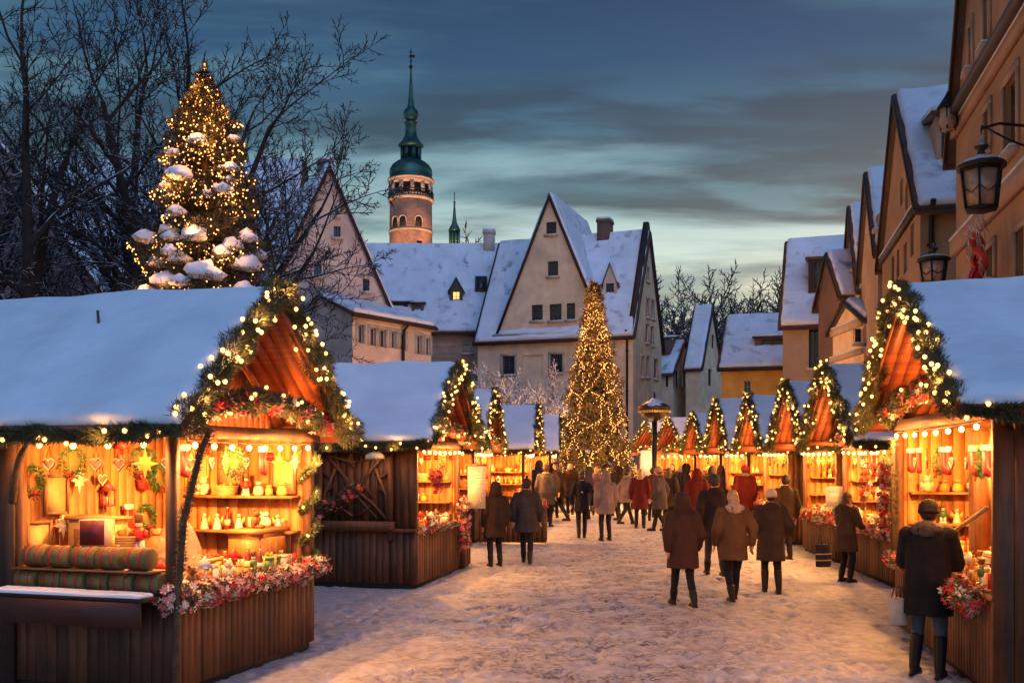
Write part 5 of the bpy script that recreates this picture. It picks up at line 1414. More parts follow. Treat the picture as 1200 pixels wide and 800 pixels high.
# right row
M = S1['M']
for i in range(9): goods(['wooden_crate', 'wicker_basket', 'gift_box'][i % 3], ['amber', 'red', 'gold'][i % 3], M @ T(-.7 - .22 * (i % 2), 1.75 - i * .42, .945) @ Matrix.Scale(1.25 if i % 3 else .85, 4) @ RZ(1.5), S1, 'behind the counter of')
fill(S1, 22, 0, 7, 13, 111, hk=['stocking', 'stocking', 'paper_star', 'wreath', 'gingerbread_heart'])
flower_box('dark green and red flower box at the near counter end of the front right stall', M, [(.12, 1.95, .86), (.12, 1.4, .9), (.12, .9, .86)], 14, 150, .17, .045, mis=(1, 0, 2, 1))
flower_box('red flower garland along the far part of the counter of the front right stall', M, [(.1, .8, .9), (.1, -.6, .93), (.1, -2.0, .9)], 15, 130, .12, .045, mis=(1, 0, 2))
gc = thing('glass_showcase', 'glass topped showcase of red and cream sweets inside the front right stall', 'showcase', M @ T(-.62, .75, 1.2) @ RZ(math.pi / 2))
b = MB(); b.box((0, 0, .02), (.75, .35, .04)); b.box((0, 0, .42), (.7, .3, .02)); 
for x in (-.35, .35):
    for y in (-.15, .15): b.box((x, y, .22), (.025, .025, .4))
b.build('frame', M_['g_gold'], gc); b = MB(); rd = random.Random(9)
for i in range(90): b.ball((rd.uniform(-.31, .31), rd.uniform(-.12, .12), .06 + rd.uniform(0, .2)), rd.uniform(.025, .04), 7, 5, mi=rd.choice((0, 0, 1, 2)))
b.build('sweets', [M_['g_cream'], M_['g_pink'], M_['g_red']], gc, True)
MB().box((0, 0, -.12), (.8, .4, .24)).build('stand', M_['wood'], gc)
pl_ = thing('orange_door_post', 'broad orange plank post inside the front right stall left of the showcase', 'post', M @ T(-.5, -.15, .95)); MB().box((0, 0, .75), (.12, .5, 1.5)).build('board', M_['wood_in'], pl_)
hr = thing('handrail', 'slanting pale wooden bar across the front right stall opening', 'bar', M); MB().bar((.03, .45, 1.32), (.03, 2.0, 1.72), .03).build('bar', M_['g_straw'], hr)
for k_, (y, z_, l) in enumerate(((1.55, 1.22, 'upper snowy shelf board inside the near end of the front right stall'), (1.5, 1.05, 'lower snowy shelf board at the near end of the front right stall'))):
    q = thing('shelf_board', l, 'shelf', M @ T(-.35 - .0 * k_, y, z_)); MB().box((0, 0, 0), (.35, .9, .03)).build('board', M_['wood_in'], q); MB().box((0, 0, .028), (.34, .88, .022)).build('snow', M_['g_white'], q)
st_ = dict(S1); 
for i in range(3): goods('gift_box', ['red', 'cream', 'gold'][i], M @ T(-.35, 1.3 + i * .25, 1.26), S1, 'on the snowy shelf board of')
pp = thing('leaning_pole', 'thin dark pole wound with fir between the second and front right stalls', 'pole', M @ T(.1, -1.75, .9)); MB().tube([(0, 0, 0), (-.02, -.15, 1.5)], .03, 8).build('stem', M_['rope'], pp); MB().tris(spray([(0, 0, 0), (-.02, -.15, 1.5)], 900, .05, .05, .01, 3)).build('greenery', M_['needle'], pp)
M = S2['M']
fill(S2, 18, 4, 6, 9, 112)
flower_box('long pink and red flower garland on the counter of the second right stall', M, [(-.8, 1.66, .9), (.06, 1.66, .9), (.1, 0, .93), (.1, -1.5, .92)], 16, 170, .14, .045)
flower_box('tall hanging strand of red flowers on the corner post of the second right stall', M, [(.08, 1.5, 2.1), (.12, 1.5, 1.5), (.12, 1.48, 1.0)], 17, 190, .13, .045, 'flower sprays', 'flowers', 'flower_spray', (1, 0, 1, 2), 1)
flower_box('second hanging strand of orange red flowers in the opening of the second right stall', M, [(.08, .3, 2.1), (.12, .35, 1.4)], 18, 150, .10, .045, 'flower sprays', 'flowers', 'flower_spray', (1, 0, 2), 1)
wc = thing('window_case', 'golden framed display window on the near counter of the second right stall', 'display case', M @ T(-.55, 1.38, .95))
b = MB()
for x in (-.4, .4): b.box((x, 0, .5), (.05, .3, 1.0))
b.box((0, 0, .02), (.75, .3, .04)); b.box((0, 0, .98), (.75, .3, .04)); b.box((0, .14, .5), (.75, .02, .92)); b.build('frame', M_['wood_in'], wc)
b = MB(); b.tube([(-.3, -.05, .2), (-.05, -.05, .25), (.15, -.05, .45), (.25, -.05, .8)], [.04, .035, .03, .02], 7); b.tube([(.1, -.05, .4), (-.12, -.05, .52), (-.2, -.05, .6)], .022, 6); b.tube([(.2, -.05, .6), (.05, -.05, .75)], .018, 6); b.build('branch_ornament', M_['g_gold'], wc, True)
M = S3['M']
fill(S3, 14, 0, 5, 7, 113); fill(S4, 12, 0, 5, 6, 114); fill(S5, 10, 4, 4, 6, 115); fill(S6, 9, 4, 4, 5, 116); fill(S7, 8, 4, 3, 5, 117); fill(S8, 7, 3, 3, 4, 118)
for st, sd in ((S3, 41), (S4, 42), (S5, 43), (S6, 44), (S7, 45)):
    flower_box('pink and red flower garland on the counter of the ' + st['short'], st['M'], [(.08, st['w2'], .92), (.1, 0, .93), (.08, -st['w2'], .92)], sd, 75, .15, .06)
no_ = thing('white_notice', 'small white notice with two faint lines above the flowers of the third right stall', 'notice', T(6.62, 20.35, 1.18) @ RZ(R(-6)))
b = MB(); b.box((0, 0, .21), (.40, .014, .42)); b.build('board', M_['g_white'], no_); b = MB(); b.box((0, -.01, .10), (.4, .006, .008))
rd = random.Random(8)
for row_, z_, hh in ((0, .31, .05), (1, .2, .035)):
    x_ = -.16
    while x_ < .15:
        w_ = rd.uniform(.012, .03); b.box((x_, -.009, z_), (.008, .004, hh * rd.uniform(.6, 1))); b.box((x_ + w_ / 2, -.0095, z_ + rd.choice((-1, 0, 1)) * hh * .35), (w_, .004, .007)); x_ += w_ + rd.uniform(.01, .03)
b.build('faint_lettering', M_['g_straw'], no_)
MB().tube([(0, .03, -1.1), (0, .03, .2)], .02, 6).build('post', M_['wood_dark'], no_)

# tall lit notice far off, kiosk roof
fn = thing('lit_notice', 'narrow bright notice board far off left of the kiosk roof', 'notice', T(5.15, 38.2, 0)); b = MB(); b.box((0, 0, 1.95), (.42, .05, 1.1)); b.build('board', M_['g_white'], fn); MB().box((0, .06, 1.2), (.08, .06, 2.4)).build('post', M_['wood_dark'], fn); lamp((0, -.6, 2.2), 8, (1, .6, .22), .05, fn)
dk_ = 37.0; cx = (767 - 600) / FL * dk_; kk = dk_ / FL
ki = thing('round_kiosk', 'round kiosk with dark domed snowy roof and a band of gold ornament', 'kiosk', T(cx, dk_, 0)); zt = lambda py: CH + (HY - py) * kk
MB().lathe([(.10, 0), (.10, zt(494))], seg=12).build('column', M_['iron'], ki)
MB().lathe([(3 * kk, zt(493.5)), (8 * kk, zt(492)), (15 * kk, zt(487)), (18.5 * kk, zt(482)), (18.5 * kk, zt(479))], seg=32).build('lower_bowl', M_['iron'], ki, True)
MB().lathe([(19 * kk, zt(479)), (18.5 * kk, zt(476)), (10 * kk, zt(471)), (4 * kk, zt(467.5)), (1.5 * kk, zt(466)), (1.2 * kk, zt(462)), (.3 * kk, zt(458))], seg=32).build('roof', M_['iron_snow'], ki, True)
b = MB(); rd = random.Random(2)
for i in range(30):
    a = -math.pi / 2 + (i - 14.5) * .105; r_ = 18.3 * kk; c_ = Vector((r_ * math.cos(a), r_ * math.sin(a), zt(482))); b.tube([c_ + Vector((0, 0, -.05)), c_ + Vector((.02 * math.cos(a), .02 * math.sin(a), .03)), c_ + Vector((0, 0, .055))], .014, 5); b.ball(tuple(c_ + Vector((0, 0, rd.uniform(-.03, .04)))), .02, 6, 4)
b.build('gold_band', M_['g_gold'], ki)
lamp((0, -.9, zt(488)), 2, (1, .6, .25), .1, ki)

# ================================================================ lanterns on the right


def lantern(name, label, M, h, w, bracket=None, post=0, lit=0, group='street lanterns at the right'):
    t = thing(name, label, 'lantern', M, group)
    b = MB(); b.lathe([(w * .36, 0), (w * .38, .03 * h), (w * .36, .05 * h)], seg=6); b.lathe([(w * .52, .62 * h), (w * .54, .66 * h), (w * .50, .70 * h), (w * .34, .76 * h), (w * .12, .80 * h), (w * .07, .88 * h), (w * .14, .92 * h), (w * .16, .95 * h), (w * .05, .97 * h), (w * .02, 1.1 * h)], seg=18, mi=1)
    for i in range(6):
        a = i * math.pi / 3; b.bar((w * .36 * math.cos(a), w * .36 * math.sin(a), .04 * h), (w * .46 * math.cos(a), w * .46 * math.sin(a), .63 * h), .03 * w + .01)
        a2 = a + math.pi / 3; p0 = (w * .365 * math.cos(a), w * .365 * math.sin(a), .06 * h); m_ = ((math.cos(a) + math.cos(a2)) * w * .2, (math.sin(a) + math.sin(a2)) * w * .2, .24 * h)
        b.tube([(w * .42 * math.cos(a), w * .42 * math.sin(a), .34 * h), m_, (w * .42 * math.cos(a2), w * .42 * math.sin(a2), .34 * h)], .008, 4)
    b.lathe([(w * .475, .58 * h), (w * .485, .62 * h)], seg=6); b.build('lantern_frame', [M_['iron'], M_['iron_snow']], t)
    MB().lathe([(w * .33, .05 * h), (w * .42, .60 * h)], seg=6).build('glass', M_['glass_amber'], t)
    b = MB(); b.ball((0, 0, .3 * h), .06, 10, 8); b.build('bulb', M_['g_cream'], t)
    if bracket:
        b = MB(); bv = Vector(bracket); top = Vector((0, 0, 1.08 * h)); up = Vector((0, 0, .22 * h)); b.tube([top, top + up * .6, top + up + bv * .3, bv + up * 1.2 + Vector((0, 0, 1.0 * h))], .022, 6); b.tube([bv + Vector((0, 0, .9 * h)), bv * .5 + Vector((0, 0, 1.05 * h)), top + up * .8], .015, 6); b.box(tuple(bv + Vector((0, 0, 1.1 * h))), (.06, .12, .6)); b.build('bracket', M_['iron'], t)
    if post:
        b = MB(); b.lathe([(.12, -post), (.09, -post + .5), (.05, -post + .7), (.045, -.2), (.08, -.1), (.04, -.05), (w * .3, .01)], seg=12); b.build('post', M_['iron'], t)
    return t


d = 15; p = PX(1150, 247, d); lantern('wall_lantern', 'large ornate hanging lantern with snowy cap before the orange house', T(*p), 1.02, .66, bracket=(.95, .1, 0))
d = 16.5; p = PX(1094, 333, d); lantern('street_lamp', 'smaller snow capped post lantern behind the front right stall roof', T(*p), .62, .50, post=p.z)
d = 20.6; p = PX(1111, 153, d)
t = thing('corner_turret_lantern', 'small dark pointed roof lantern fixed to the corner of the tall orange house', 'lantern', T(*p), 'street lanterns at the right')
b = MB(); b.lathe([(.14, 0), (.19, .12), (.19, .42), (.17, .46)], seg=6, mi=1); b.lathe([(.24, .44), (.20, .50), (.06, .72), (.01, .82)], seg=6)
for i in range(6): a = i * math.pi / 3; b.bar((.15 * math.cos(a), .15 * math.sin(a), .0), (.2 * math.cos(a), .2 * math.sin(a), .46), .025)
b.bar((0, 0, .1), (.75, -.1, .1), .05); b.build('lantern_frame', [M_['iron'], M_['glass_amber']], t)
# red drapery with dried branches on the wall
d = 17.2; p = PX(1152, 330, d)
t = thing('red_wall_bow', 'big red cloth bow with branches on the wall under the large lantern', 'decoration', T(*p) @ RZ(R(-103.6)))
for sx, wd_, z0_, z1_ in ((-.16, .3, -.15, .78), (.2, .26, -.2, .55), (.02, .2, .25, .85)):
    b = MB(); nn_ = 14; V_ = []; 
    for i in range(nn_):
        for j in range(9):
            u_ = j / 8; zz_ = z0_ + (z1_ - z0_) * i / (nn_ - 1); ww = wd_ * (.55 + .5 * math.sin(i * .5 + sx * 9)); V_.append((sx + (u_ - .5) * ww + .03 * math.sin(i * .8), -.10 - .05 * math.sin(u_ * 14 + i * .3) - .05 * math.sin(i * .6), zz_))
    fs = [(i * 9 + j, i * 9 + j + 1, i * 9 + j + 10, i * 9 + j + 9) for i in range(nn_ - 1) for j in range(8)]
    b.add(V_, fs); b.add([(x, y + .04, z) for x, y, z in V_], [q[::-1] for q in fs]); b.build('cloth', M_['g_red'], t, True)
b = MB(); rd = random.Random(5)
for i in range(60):
    x_, z_ = rd.uniform(-.7, .5), rd.uniform(-.1, .9); b.tube([(x_, -.03, z_), (x_ + rd.uniform(-.2, .2), -.1, z_ + rd.uniform(.05, .25)), (x_ + rd.uniform(-.3, .3), -.14, z_ + rd.uniform(.1, .4))], .007, 4)
b.build('branches', M_['bark_frost'], t)
M = L1['M']
rd = random.Random(21)
for i, (x, y) in enumerate(((-3.0, -1.1), (-2.75, -1.28), (-3.2, -1.3), (-2.45, -1.35), (-1.1, -1.0), (-2.6, -1.02))):
    zz_ = 3.86 + .05 - (3.86 - 2.55) / 1.65 * abs(y); k_ = thing('fir_sprig', 'small fir sprig fallen on the snow near the left eave of the front left stall', 'sprig', M @ T(x, y, zz_) @ RZ(rd.uniform(0, 3)), 'fir sprigs on the roof snow')
    b = MB(); b.tube([(0, 0, 0), (.05, .02, .05), (.1, .03, .06)], .005, 4); b.tris(spray([(0, 0, 0), (.05, .02, .05), (.1, .03, .06)], 60, .012, .035, .006, i)); b.build('sprig', M_['needle_dark'], k_)
label_goods()
# ================================================================ people
def remesh(mb, name, voxel, smooth=4, folds=0, fs=5, seed=0, zmin=None):
    me = mb.mesh('tmp', []); o = bpy.data.objects.new('tmp', me); COL.objects.link(o)
    m = o.modifiers.new('r', 'REMESH'); m.mode = 'VOXEL'; m.voxel_size = voxel; m.use_smooth_shade = True
    if smooth: s = o.modifiers.new('s', 'SMOOTH'); s.iterations = smooth; s.factor = .5
    dg = bpy.context.evaluated_depsgraph_get(); out = bpy.data.meshes.new_from_object(o.evaluated_get(dg)); out.name = name
    bpy.data.objects.remove(o); bpy.data.meshes.remove(me)
    n = len(out.vertices); V = np.empty(n * 3, np.float32); out.vertices.foreach_get('co', V); V = V.reshape(-1, 3)
    if folds:
        Nn = np.empty(n * 3, np.float32); out.vertices.foreach_get('normal', Nn); Nn = Nn.reshape(-1, 3)
        d = np.array([noise.noise((v[0] * fs * 1.6 + seed, v[1] * fs * 1.6, v[2] * fs * .55)) + .5 * noise.noise((v[0] * fs * 3, v[1] * fs * 3 + seed, v[2] * fs * 2.4)) for v in V])
        V = V + Nn * (d * folds)[:, None]
    if zmin is not None: V[:, 2] = np.maximum(V[:, 2], zmin)
    out.vertices.foreach_set('co', V.ravel().astype(np.float32)); out.polygons.foreach_set('use_smooth', np.ones(len(out.polygons), bool)); out.update()
    return out


def ik(a, b, l1, l2, pole):
    a, b, pole = Vector(a), Vector(b), Vector(pole); d = b - a; L = min(d.length, (l1 + l2) * .999); dn = d.normalized()
    x = (l1 * l1 - l2 * l2 + L * L) / (2 * L); h = math.sqrt(max(0, l1 * l1 - x * x)); p = (pole - dn * pole.dot(dn)).normalized()
    return a + dn * x + p * h, a + dn * L


# legs: ankle targets (x, y, z) left/right; arms: hand targets; facing +y
POSES = {
    'stand': dict(lean=2, L=(-.11, 0, .085), Rr=(.11, .03, .085), aL=(-.25, .05, .88), aR=(.25, .06, .88)),
    'reach': dict(lean=5, L=(-.13, .02, .085), Rr=(.12, -.02, .085), aL=(-.15, .32, 1.08), aR=(.13, .34, 1.1)),
    'walkA': dict(lean=6, L=(-.08, .27, .085), Rr=(.09, -.26, .13), aL=(-.27, -.08, .90), aR=(.27, .16, .92)),
    'walkB': dict(lean=5, L=(-.09, -.20, .12), Rr=(.08, .22, .085), aL=(-.26, .15, .92), aR=(.27, -.06, .90)),
    'pocket': dict(lean=3, L=(-.10, .04, .085), Rr=(.12, -.03, .085), aL=(-.22, .13, .98), aR=(.22, .13, .98)),
}
PC = {}


def skel(pose):
    p = POSES[pose]; ln = Matrix.Translation((0, 0, .95)) @ RX(-R(p['lean'])) @ Matrix.Translation((0, 0, -.95))
    S = {'M': ln}
    for k, sx in (('L', -1), ('Rr', 1)):
        hip = Vector((sx * .09, 0, .90)); kn, an = ik(hip, p[k], .43, .405, (0, 1, .1)); S[k] = (hip, kn, an)
    for k, sx in (('aL', -1), ('aR', 1)):
        sh = ln @ Vector((sx * .185, 0, 1.40)); el, ha = ik(sh, ln @ Vector(p[k]), .29, .26, (sx * .7, -1, -.3)); S[k] = (sh, el, ha)
    return S


def body_mesh(pose):
    if ('body', pose) in PC: return PC['body', pose]
    S = skel(pose); b = MB(); M = S['M']
    b.loft([(0, 0, .84, .12, .09), (0, 0, .92, .17, .115), (0, 0, 1.06, .145, .10), (0, .0, 1.22, .165, .115), (0, 0, 1.36, .185, .11), (0, -.005, 1.43, .13, .085), (0, 0, 1.50, .055, .058), (0, .01, 1.56, .052, .056)], 20, M=M)
    b.ball((0, .012, 1.635), (.077, .095, .108), 18, 12, M=M); b.ball((0, .04, 1.585), (.055, .065, .055), 12, 8, M=M)
    b.ball((0, .112, 1.625), (.013, .02, .022), 8, 6, M=M)
    for s in (-1, 1): b.ball((s * .078, .005, 1.63), (.012, .02, .03), 8, 6, M=M)
    for k in ('L', 'Rr'):
        h, kn, an = S[k]; b.limb(h, .082, kn, .052); b.limb(kn, .052, an, .038); b.ball(kn.lerp(an, .3) + Vector((0, -.006, 0)), .048, 10, 8)
        b.ball(an + Vector((0, .07, -.045)), (.042, .125, .034), 12, 8)
    for k, sx in (('aL', -1), ('aR', 1)):
        s, e, h = S[k]; b.limb(s, .052, e, .038); b.limb(e, .038, h, .027); d = (h - e).normalized()
        q = d.to_track_quat('Z', 'Y').to_matrix().to_4x4(); hm = Matrix.Translation(h) @ q
        b.ball((0, 0, .05), (.024, .04, .052), 10, 8, M=hm)
        for i, (yy, ln_) in enumerate(((-.03, .065), (-.010, .078), (.010, .072), (.029, .055))):
            b.limb(hm @ Vector((0, yy, .085)), .0095, hm @ Vector((-sx * .006, yy * 1.1, .085 + ln_ * .55)), .0088, 8); b.limb(hm @ Vector((-sx * .006, yy * 1.1, .085 + ln_ * .55)), .0088, hm @ Vector((-sx * .026, yy * 1.1, .085 + ln_)), .008, 8)
        b.limb(hm @ Vector((0, .03, .03)), .012, hm @ Vector((-sx * .015, .06, .07)), .010, 8); b.limb(hm @ Vector((-sx * .015, .06, .07)), .010, hm @ Vector((-sx * .03, .062, .10)), .0085, 8)
    PC['body', pose] = remesh(b, 'person', .0085, 3); return PC['body', pose]


def coat_mesh(pose, hem, puff=0, flare=1.0, hood=None):
    key = ('coat', pose, hem, puff, flare, hood)
    if key in PC: return PC[key]
    S = skel(pose); M = S['M']; b = MB(); p = puff
    lY = (S['L'][1].y + S['Rr'][1].y) / 2; sp = abs(S['L'][1].y - S['Rr'][1].y) * .35 * max(0, (.95 - hem)) / .4
    R_ = [(0, 0, 1.505, .075, .075), (0, -.005, 1.46, .14, .10), (0, -.005, 1.41, .19 + p, .12 + p), (0, 0, 1.3, .195 + p, .132 + p), (0, 0, 1.12, .175 + p * 1.3, .13 + p * 1.2), (0, 0, .95, .197 + p, .15 + p)]
    V0 = len(b.V)
    low = [(0, lY * .3, .95 - (.95 - hem) * t, .197 + p + (.022 * flare) * t, .15 + p + (.022 * flare) * t + sp * t) for t in (.35, .7, 1)]
    b.loft(R_[::-1], 28, M=M)
    b.loft(low[::-1] + [(0, 0, .97, .195 + p, .148 + p), (0, 0, 1.1, .15, .10)], 28)
    for k in ('aL', 'aR'):
        s, e, h = S[k]; b.limb(s + Vector((0, 0, .005)), .082 + p * .6, e, .068 + p * .6, 14); b.limb(e, .068 + p * .6, e.lerp(h, .96), .052 + p * .4, 14)
    b.lathe([(.075, 1.46), (.10, 1.49), (.088, 1.54), (.07, 1.53)], seg=18, M=M)
    if hood == 'up': b.ball((0, -.025, 1.64), (.128, .135, .155), 20, 14, M=M); b.ball((0, -.02, 1.54), (.15, .12, .09), 18, 10, M=M)
    if hood == 'down': b.ball((0, -.10, 1.46), (.14, .085, .075), 18, 10, M=M); b.ball((0, -.085, 1.40), (.11, .06, .08), 14, 8, M=M)
    PC[key] = remesh(b, 'coat', .016, 5, .011, 6, hem * 9 + len(pose)); return PC[key]


def trouser_mesh(pose, wide=1.0):
    key = ('tr', pose, wide)
    if key in PC: return PC[key]
    S = skel(pose); b = MB(); b.loft([(0, 0, .80, .13, .10), (0, 0, .92, .18, .125), (0, 0, 1.02, .165, .12)], 20)
    for k in ('L', 'Rr'):
        h, kn, an = S[k]; b.limb(h, .095, kn, .064 * wide, 14); b.limb(kn, .064 * wide, kn.lerp(an, .96), .050 * wide, 14)
    PC[key] = remesh(b, 'trousers', .014, 3, .007, 9, 2); return PC[key]


def boot_mesh(pose, k, tall):
    key = ('boot', pose, k, tall)
    if key in PC: return PC[key]
    S = skel(pose); h, kn, an = S[k]; b = MB(); b.limb(an.lerp(kn, tall), .060 + .012 * tall, an, .050, 14)
    b.ball(an + Vector((0, .072, -.045)), (.050, .135, .042), 14, 8); b.ball(an + Vector((0, -.01, -.045)), (.044, .055, .04), 12, 8); b.box(tuple(an + Vector((0, .06, -.075))), (.085, .25, .022))
    PC[key] = remesh(b, 'boot', .010, 3, zmin=0); return PC[key]


def sphere_part(name, parts, pose, voxel=.012, folds=.004, key=None):
    kk_ = (name, key, pose)
    if kk_ in PC: return PC[kk_]
    b = MB(); M = skel(pose)['M']
    for c, r in parts: b.ball(c, r, 18, 12, M=M)
    PC[kk_] = remesh(b, name, voxel, 3, folds, 14); return PC[kk_]


FAB = {}


def fabric(n, c, r=.85):
    if n not in FAB: FAB[n] = mat('fabric_' + n, c, r, (5, .22), 0, (60, .5, None, .01), spec=.2)
    return FAB[n]


SKIN = mat('skin', (.50, .27, .19), .5, (9, .08)); EYE = mat('eye', (.02, .015, .01), .2)
HAIR = {k: mat('hair_' + k, c, .5, (14, .3), 0, (70, .8, (1, 1, .2), .01)) for k, c in dict(brown=(.06, .03, .015), dark=(.018, .012, .01), blond=(.42, .25, .11), grey=(.25, .23, .22)).items()}


def person(px, foot, hpx, label, pose='stand', face=0, coat=('dark', (.02, .018, .02)), hem=.62, puff=0.0, hood=None, fur=None, hat=None, hair='brown', hairlen=0, trousers=('black', (.015, .014, .016)), boots=('boot_black', (.015, .012, .01)), tall=.35, group='people walking through the market', d=None, scarf=None, x=None):
    d = d or CH * FL / (foot - HY); X_ = (px - 600) / FL * d if x is None else x
    H = hpx * d / FL; sc = H / 1.75
    t = thing('person', label, 'person', T(X_, d, 0) @ RZ(R(face)) @ Matrix.Scale(sc, 4), group)

    def part(n, me, m):
        if len(me.materials) == 0: me.materials.append(None)
        o = link(n, me, t); o.material_slots[0].link = 'OBJECT'; o.material_slots[0].material = m; return o
    part('body', body_mesh(pose), SKIN)
    for s in (-1, 1):
        k_ = ('eye', pose, s)
        if k_ not in PC:
            b = MB(); b.ball((s * .03, .098, 1.645), (.012, .008, .008), 8, 6, M=skel(pose)['M']); PC[k_] = b.mesh('eye', [], True)
        part('eye', PC[k_], EYE)
    k_ = ('mouth', pose)
    if k_ not in PC: b = MB(); b.ball((0, .103, 1.583), (.022, .008, .005), 8, 6, M=skel(pose)['M']); PC[k_] = b.mesh('mouth', [], True)
    part('mouth', PC[k_], M_['g_pink'])
    part('trousers', trouser_mesh(pose), fabric(*trousers)); part('coat', coat_mesh(pose, hem, puff, 1.0, hood), fabric(*coat))
    for k in ('L', 'Rr'): part('boot', boot_mesh(pose, k, tall), fabric(boots[0], boots[1], .4))
    if hood != 'up':
        hp = [((0, -.012, 1.648), (.088, .098, .113))]
        if hairlen: hp += [((0, -.05, 1.56), (.095, .06, .12)), ((0, -.07, 1.46 - .04 * hairlen), (.10, .05, .10 + .03 * hairlen))]
        part('hair', sphere_part('hair', hp, pose, .011, .006, hairlen), HAIR[hair])
    if hat: part('hat', sphere_part('hat', [((0, -.01, 1.672), (.098, .108, .098)), ((0, -.015, 1.64), (.103, .112, .045))] + ([((0, -.02, 1.79), (.035, .035, .035))] if hat[0] == 'pom' else []), pose, .010, .004, hat[0]), fabric('hat_' + hat[1], hat[2]))
    if fur: part('fur_trim', sphere_part('fur_trim', [((.085 * math.cos(a) * (1.25 if not hood == 'up' else 1.2), -.03 - .05 * abs(math.sin(a)) if hood != 'up' else .06, 1.47 + .03 * math.sin(a) if hood != 'up' else 1.63 + .12 * math.sin(a)), (.045, .045, .04)) for a in np.linspace(0, 6.28, 10)] + ([((0, -.11, 1.46), (.15, .08, .085))] if hood != 'up' else []), pose, .012, .016, str(hood)), fabric('fur_' + fur[0], fur[1]))
    if scarf: part('scarf', sphere_part('scarf', [((.09 * math.cos(a), .085 * math.sin(a), 1.50), (.045, .045, .038)) for a in np.linspace(0, 5.6, 8)], pose, .012, .006, 1), fabric('scarf_' + scarf[0], scarf[1]))
    return t, d


BR = ('brown', (.050, .022, .014)); TAN = ('tan', (.13, .062, .026)); DKB = ('dark_brown', (.030, .017, .012)); BLK = ('black_coat', (.012, .011, .013)); RED = ('red', (.085, .008, .008)); GRY = ('grey', (.06, .048, .048)); LIL = ('lilac_grey', (.17, .125, .125)); NAV = ('navy', (.02, .022, .035))
JN = ('jeans', (.06, .08, .13)); GT = ('grey_trousers', (.05, .045, .05))
person(1087, 793, 207, 'person in long black coat, dark hat and jeans standing at the front right stall', 'reach', -35, BLK, .62, .025, 'down', ('brownish', (.10, .07, .055)), ('plain', 'black', (.02, .016, .016)), 'dark', 0, JN, tall=.75)
person(991, 682, 106, 'person in brown coat bending toward the flowers of the second right stall', 'reach', -60, ('dull_brown', (.07, .038, .026)), .6, .01, 'down', None, None, 'brown', 1, trousers=('black', (.015, .014, .016)))
person(801, 712, 133, 'person in dark brown hooded coat walking, nearest of the central group', 'walkA', 8, BR, .62, .03, 'up', ('brown', (.10, .055, .035)), None, 'brown', 0)
person(860, 705, 131, 'person in tan coat with pale hood striding in the central group', 'walkB', 5, TAN, .66, .015, 'down', ('pale', (.50, .33, .20)), None, 'blond', 1)
person(904, 695, 122, 'person in brown coat with cream woollen hat at the right of the central group', 'pocket', -8, ('warm_brown', (.055, .030, .021)), .55, .025, 'down', None, ('plain', 'cream', (.62, .45, .28)), 'brown', 0, tall=.7)
person(838, 676, 120, 'tall person in dark coat between the two hooded walkers, slightly behind', 'walkA', 0, DKB, .68, .03, 'down', None, ('plain', 'grey', (.05, .04, .04)), 'brown', 0, GT)
person(921, 656, 100, 'person mostly hidden behind the cream hatted person', 'stand', 10, DKB, .8, .0, None, None, None, 'dark', 0)
person(581, 664, 98, 'person in dark brown coat, left one of the pair near the dark counter', 'stand', 20, ('dark_brown', (.045, .024, .017)), .62, .02, 'up', None, None, 'brown', 0)
person(617, 661, 100, 'person in charcoal coat and bobble hat, right one of the pair near the dark counter', 'walkA', -6, ('charcoal', (.035, .03, .032)), .66, .02, 'down', None, ('pom', 'dark', (.03, .022, .02)), 'dark', 0)
person(682, 631, 78, 'slim person in black walking away left of the lilac coated person', 'walkB', 0, BLK, .72, -.01, None, None, None, 'dark', 0)
person(710, 633, 80, 'person in pale lilac grey coat with black trousers standing mid street', 'stand', 12, LIL, .68, .02, 'up', None, None, 'brown', 0, tall=.1)
rd = random.Random(14)
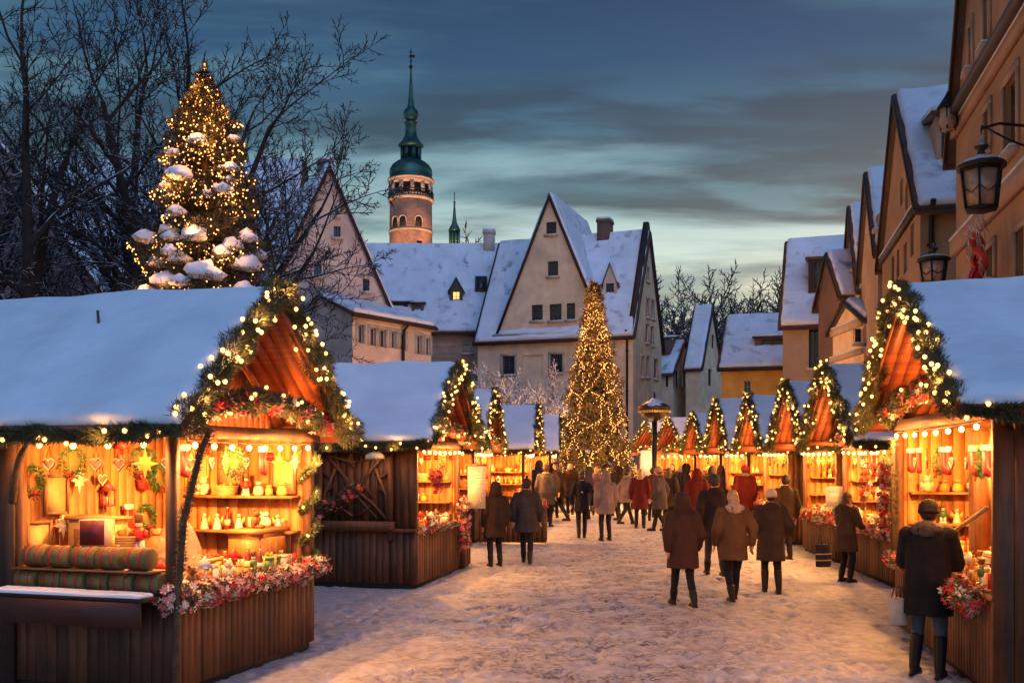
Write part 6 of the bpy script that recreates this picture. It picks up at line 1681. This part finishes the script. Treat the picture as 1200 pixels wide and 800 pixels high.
far = [(640, 617, 73, 'tall broad person in brown coat left of the small black dressed walker', GRY, 'stand', None, 'hat'), (655, 612, 71, 'person in dull brown coat in front of the fourth left stall', DKB, 'walkA', None, None),
       (632, 606, 66, 'person in grey coat facing the fourth left stall', GRY, 'stand', 'up', None), (668, 604, 62, 'person in brown coat beside the foot of the tall lit tree', BR, 'walkB', None, None),
       (733, 615, 66, 'person in pale grey coat right of the lilac coated person', LIL, 'walkA', None, None), (750, 619, 70, 'person in black jacket over a red skirt coat, mid distance', ('crimson', (.09, .012, .012)), 'stand', None, None),
       (774, 623, 76, 'person in dark grey coat with tan hood, mid distance', ('slate', (.06, .05, .052)), 'walkB', None, 'tan'), (722, 604, 58, 'person in brown coat beneath the tall lit tree', BR, 'stand', 'up', None),
       (699, 603, 56, 'person in pinkish coat beneath the tall lit tree', ('rose', (.25, .12, .11)), 'stand', None, None), (760, 603, 58, 'person in dark coat left of the red hooded one', DKB, 'walkA', None, None),
       (817, 628, 78, 'person in bright red hooded coat behind the central group', RED, 'walkB', 'up', None), (804, 612, 68, 'person in black hooded coat left of the red coated person', BLK, 'stand', 'up', None),
       (873, 625, 80, 'person in red coat and red hat by the fourth right stall', RED, 'stand', None, 'red'), (788, 603, 60, 'person in brown coat by the far right stalls', BR, 'stand', None, None),
       (829, 606, 60, 'person in dark coat facing the sixth right stall', DKB, 'walkA', None, None), (845, 612, 66, 'person in brown coat near the fifth right stall', ('mid_brown', (.10, .05, .035)), 'stand', 'up', None),
       (858, 604, 58, 'person in grey coat near the fifth right stall', GRY, 'walkB', None, None), (744, 597, 52, 'small far person in dark coat left of the far kiosk', NAV, 'stand', None, None), (775, 597, 52, 'small far person in grey coat below the kiosk', GRY, 'walkA', None, None),
       (711, 599, 54, 'small far person in black before the lit tree foot', BLK, 'walkB', None, None),
       (648, 607, 64, 'person in dark brown hooded coat crowding before the fourth left stall', DKB, 'walkB', 'up', None), (726, 609, 62, 'person in dark hooded coat between pale grey coated people', DKB, 'stand', 'up', None),
       (765, 610, 62, 'person in dull brown coat just behind the tan hooded one', BR, 'stand', None, 'hat'), (797, 607, 62, 'person in dark navy coat behind the black hooded one', NAV, 'walkA', None, None),
       (835, 617, 70, 'person in dark brown hooded coat right of the bright red hooded coat', DKB, 'stand', 'up', None), (884, 607, 60, 'person in brown coat beside the ochre plank stall wall', BR, 'walkA', None, 'hat'),
       (690, 608, 60, 'person in grey hooded coat just behind the slim black dressed walker', GRY, 'stand', 'up', None), (783, 618, 70, 'person in dark brown coat right of the tan hooded one', DKB, 'walkB', None, None)]
for i, (px, fy, hp, lb, c_, ps, hd, ht) in enumerate(far):
    hatv = {'hat': ('plain', 'brown', (.08, .05, .04)), 'tan': ('plain', 'tan', (.35, .2, .12)), 'red': ('plain', 'red', (.32, .02, .02))}.get(ht)
    person(px, fy, hp, lb, ps, (rd.uniform(-30, 30), rd.uniform(50, 80), rd.uniform(-30, 20), rd.uniform(150, 200), rd.uniform(-80, -40))[i % 5], c_, (.62, .7, .56)[i % 3], .02, hd, None, hatv, ('brown', 'dark', 'blond')[i % 3], i % 2, scarf=(('wool', (.3, .2, .12)), None, ('plum', (.12, .02, .03)), None)[i % 4], group='people in the distant crowd')
# bag held by the cream-hatted person
tb_ = thing('shopping_bag', 'dark striped shopping bag held by the person with cream hat', 'bag', T(5.02, 16.05, .42) @ RZ(.3))
b = MB(); b.loft([(0, 0, 0, .13, .05), (0, 0, .02, .14, .055), (0, 0, .36, .15, .06)], 16); b.build('bag', fabric('bag', (.04, .03, .03)), tb_)
b = MB()
for z_ in (.1, .2, .3): b.loft([(0, 0, z_, .1475, .0585), (0, 0, z_ + .02, .1480, .0590)], 16)
b.build('stripes', M_['g_straw'], tb_)
b = MB()
for y in (-.05, .05): b.tube([(-.07, y, .35), (-.04, y * .5, .5), (.04, y * .5, .5), (.07, y, .35)], .007, 5)
b.build('handle', M_['iron'], tb_)

for (x_, y_, z_, l, c_) in ((3.86, 9.95, .50, 'pale paper bag held at the left side of the person in long black coat', (.5, .4, .3)),):
    q = thing('carrier_bag', l, 'bag', T(x_, y_, z_) @ RZ(.2)); b = MB(); b.loft([(0, 0, 0, .10, .045), (0, 0, .02, .11, .05), (0, 0, .27, .12, .055)], 14); b.build('bag', fabric('bag%d' % len(l), c_), q)
    b = MB()
    for y in (-.04, .04): b.tube([(-.05, y, .26), (-.03, y * .5, .38), (.03, y * .5, .38), (.05, y, .26)], .006, 5)
    b.build('handle', M_['iron'], q)
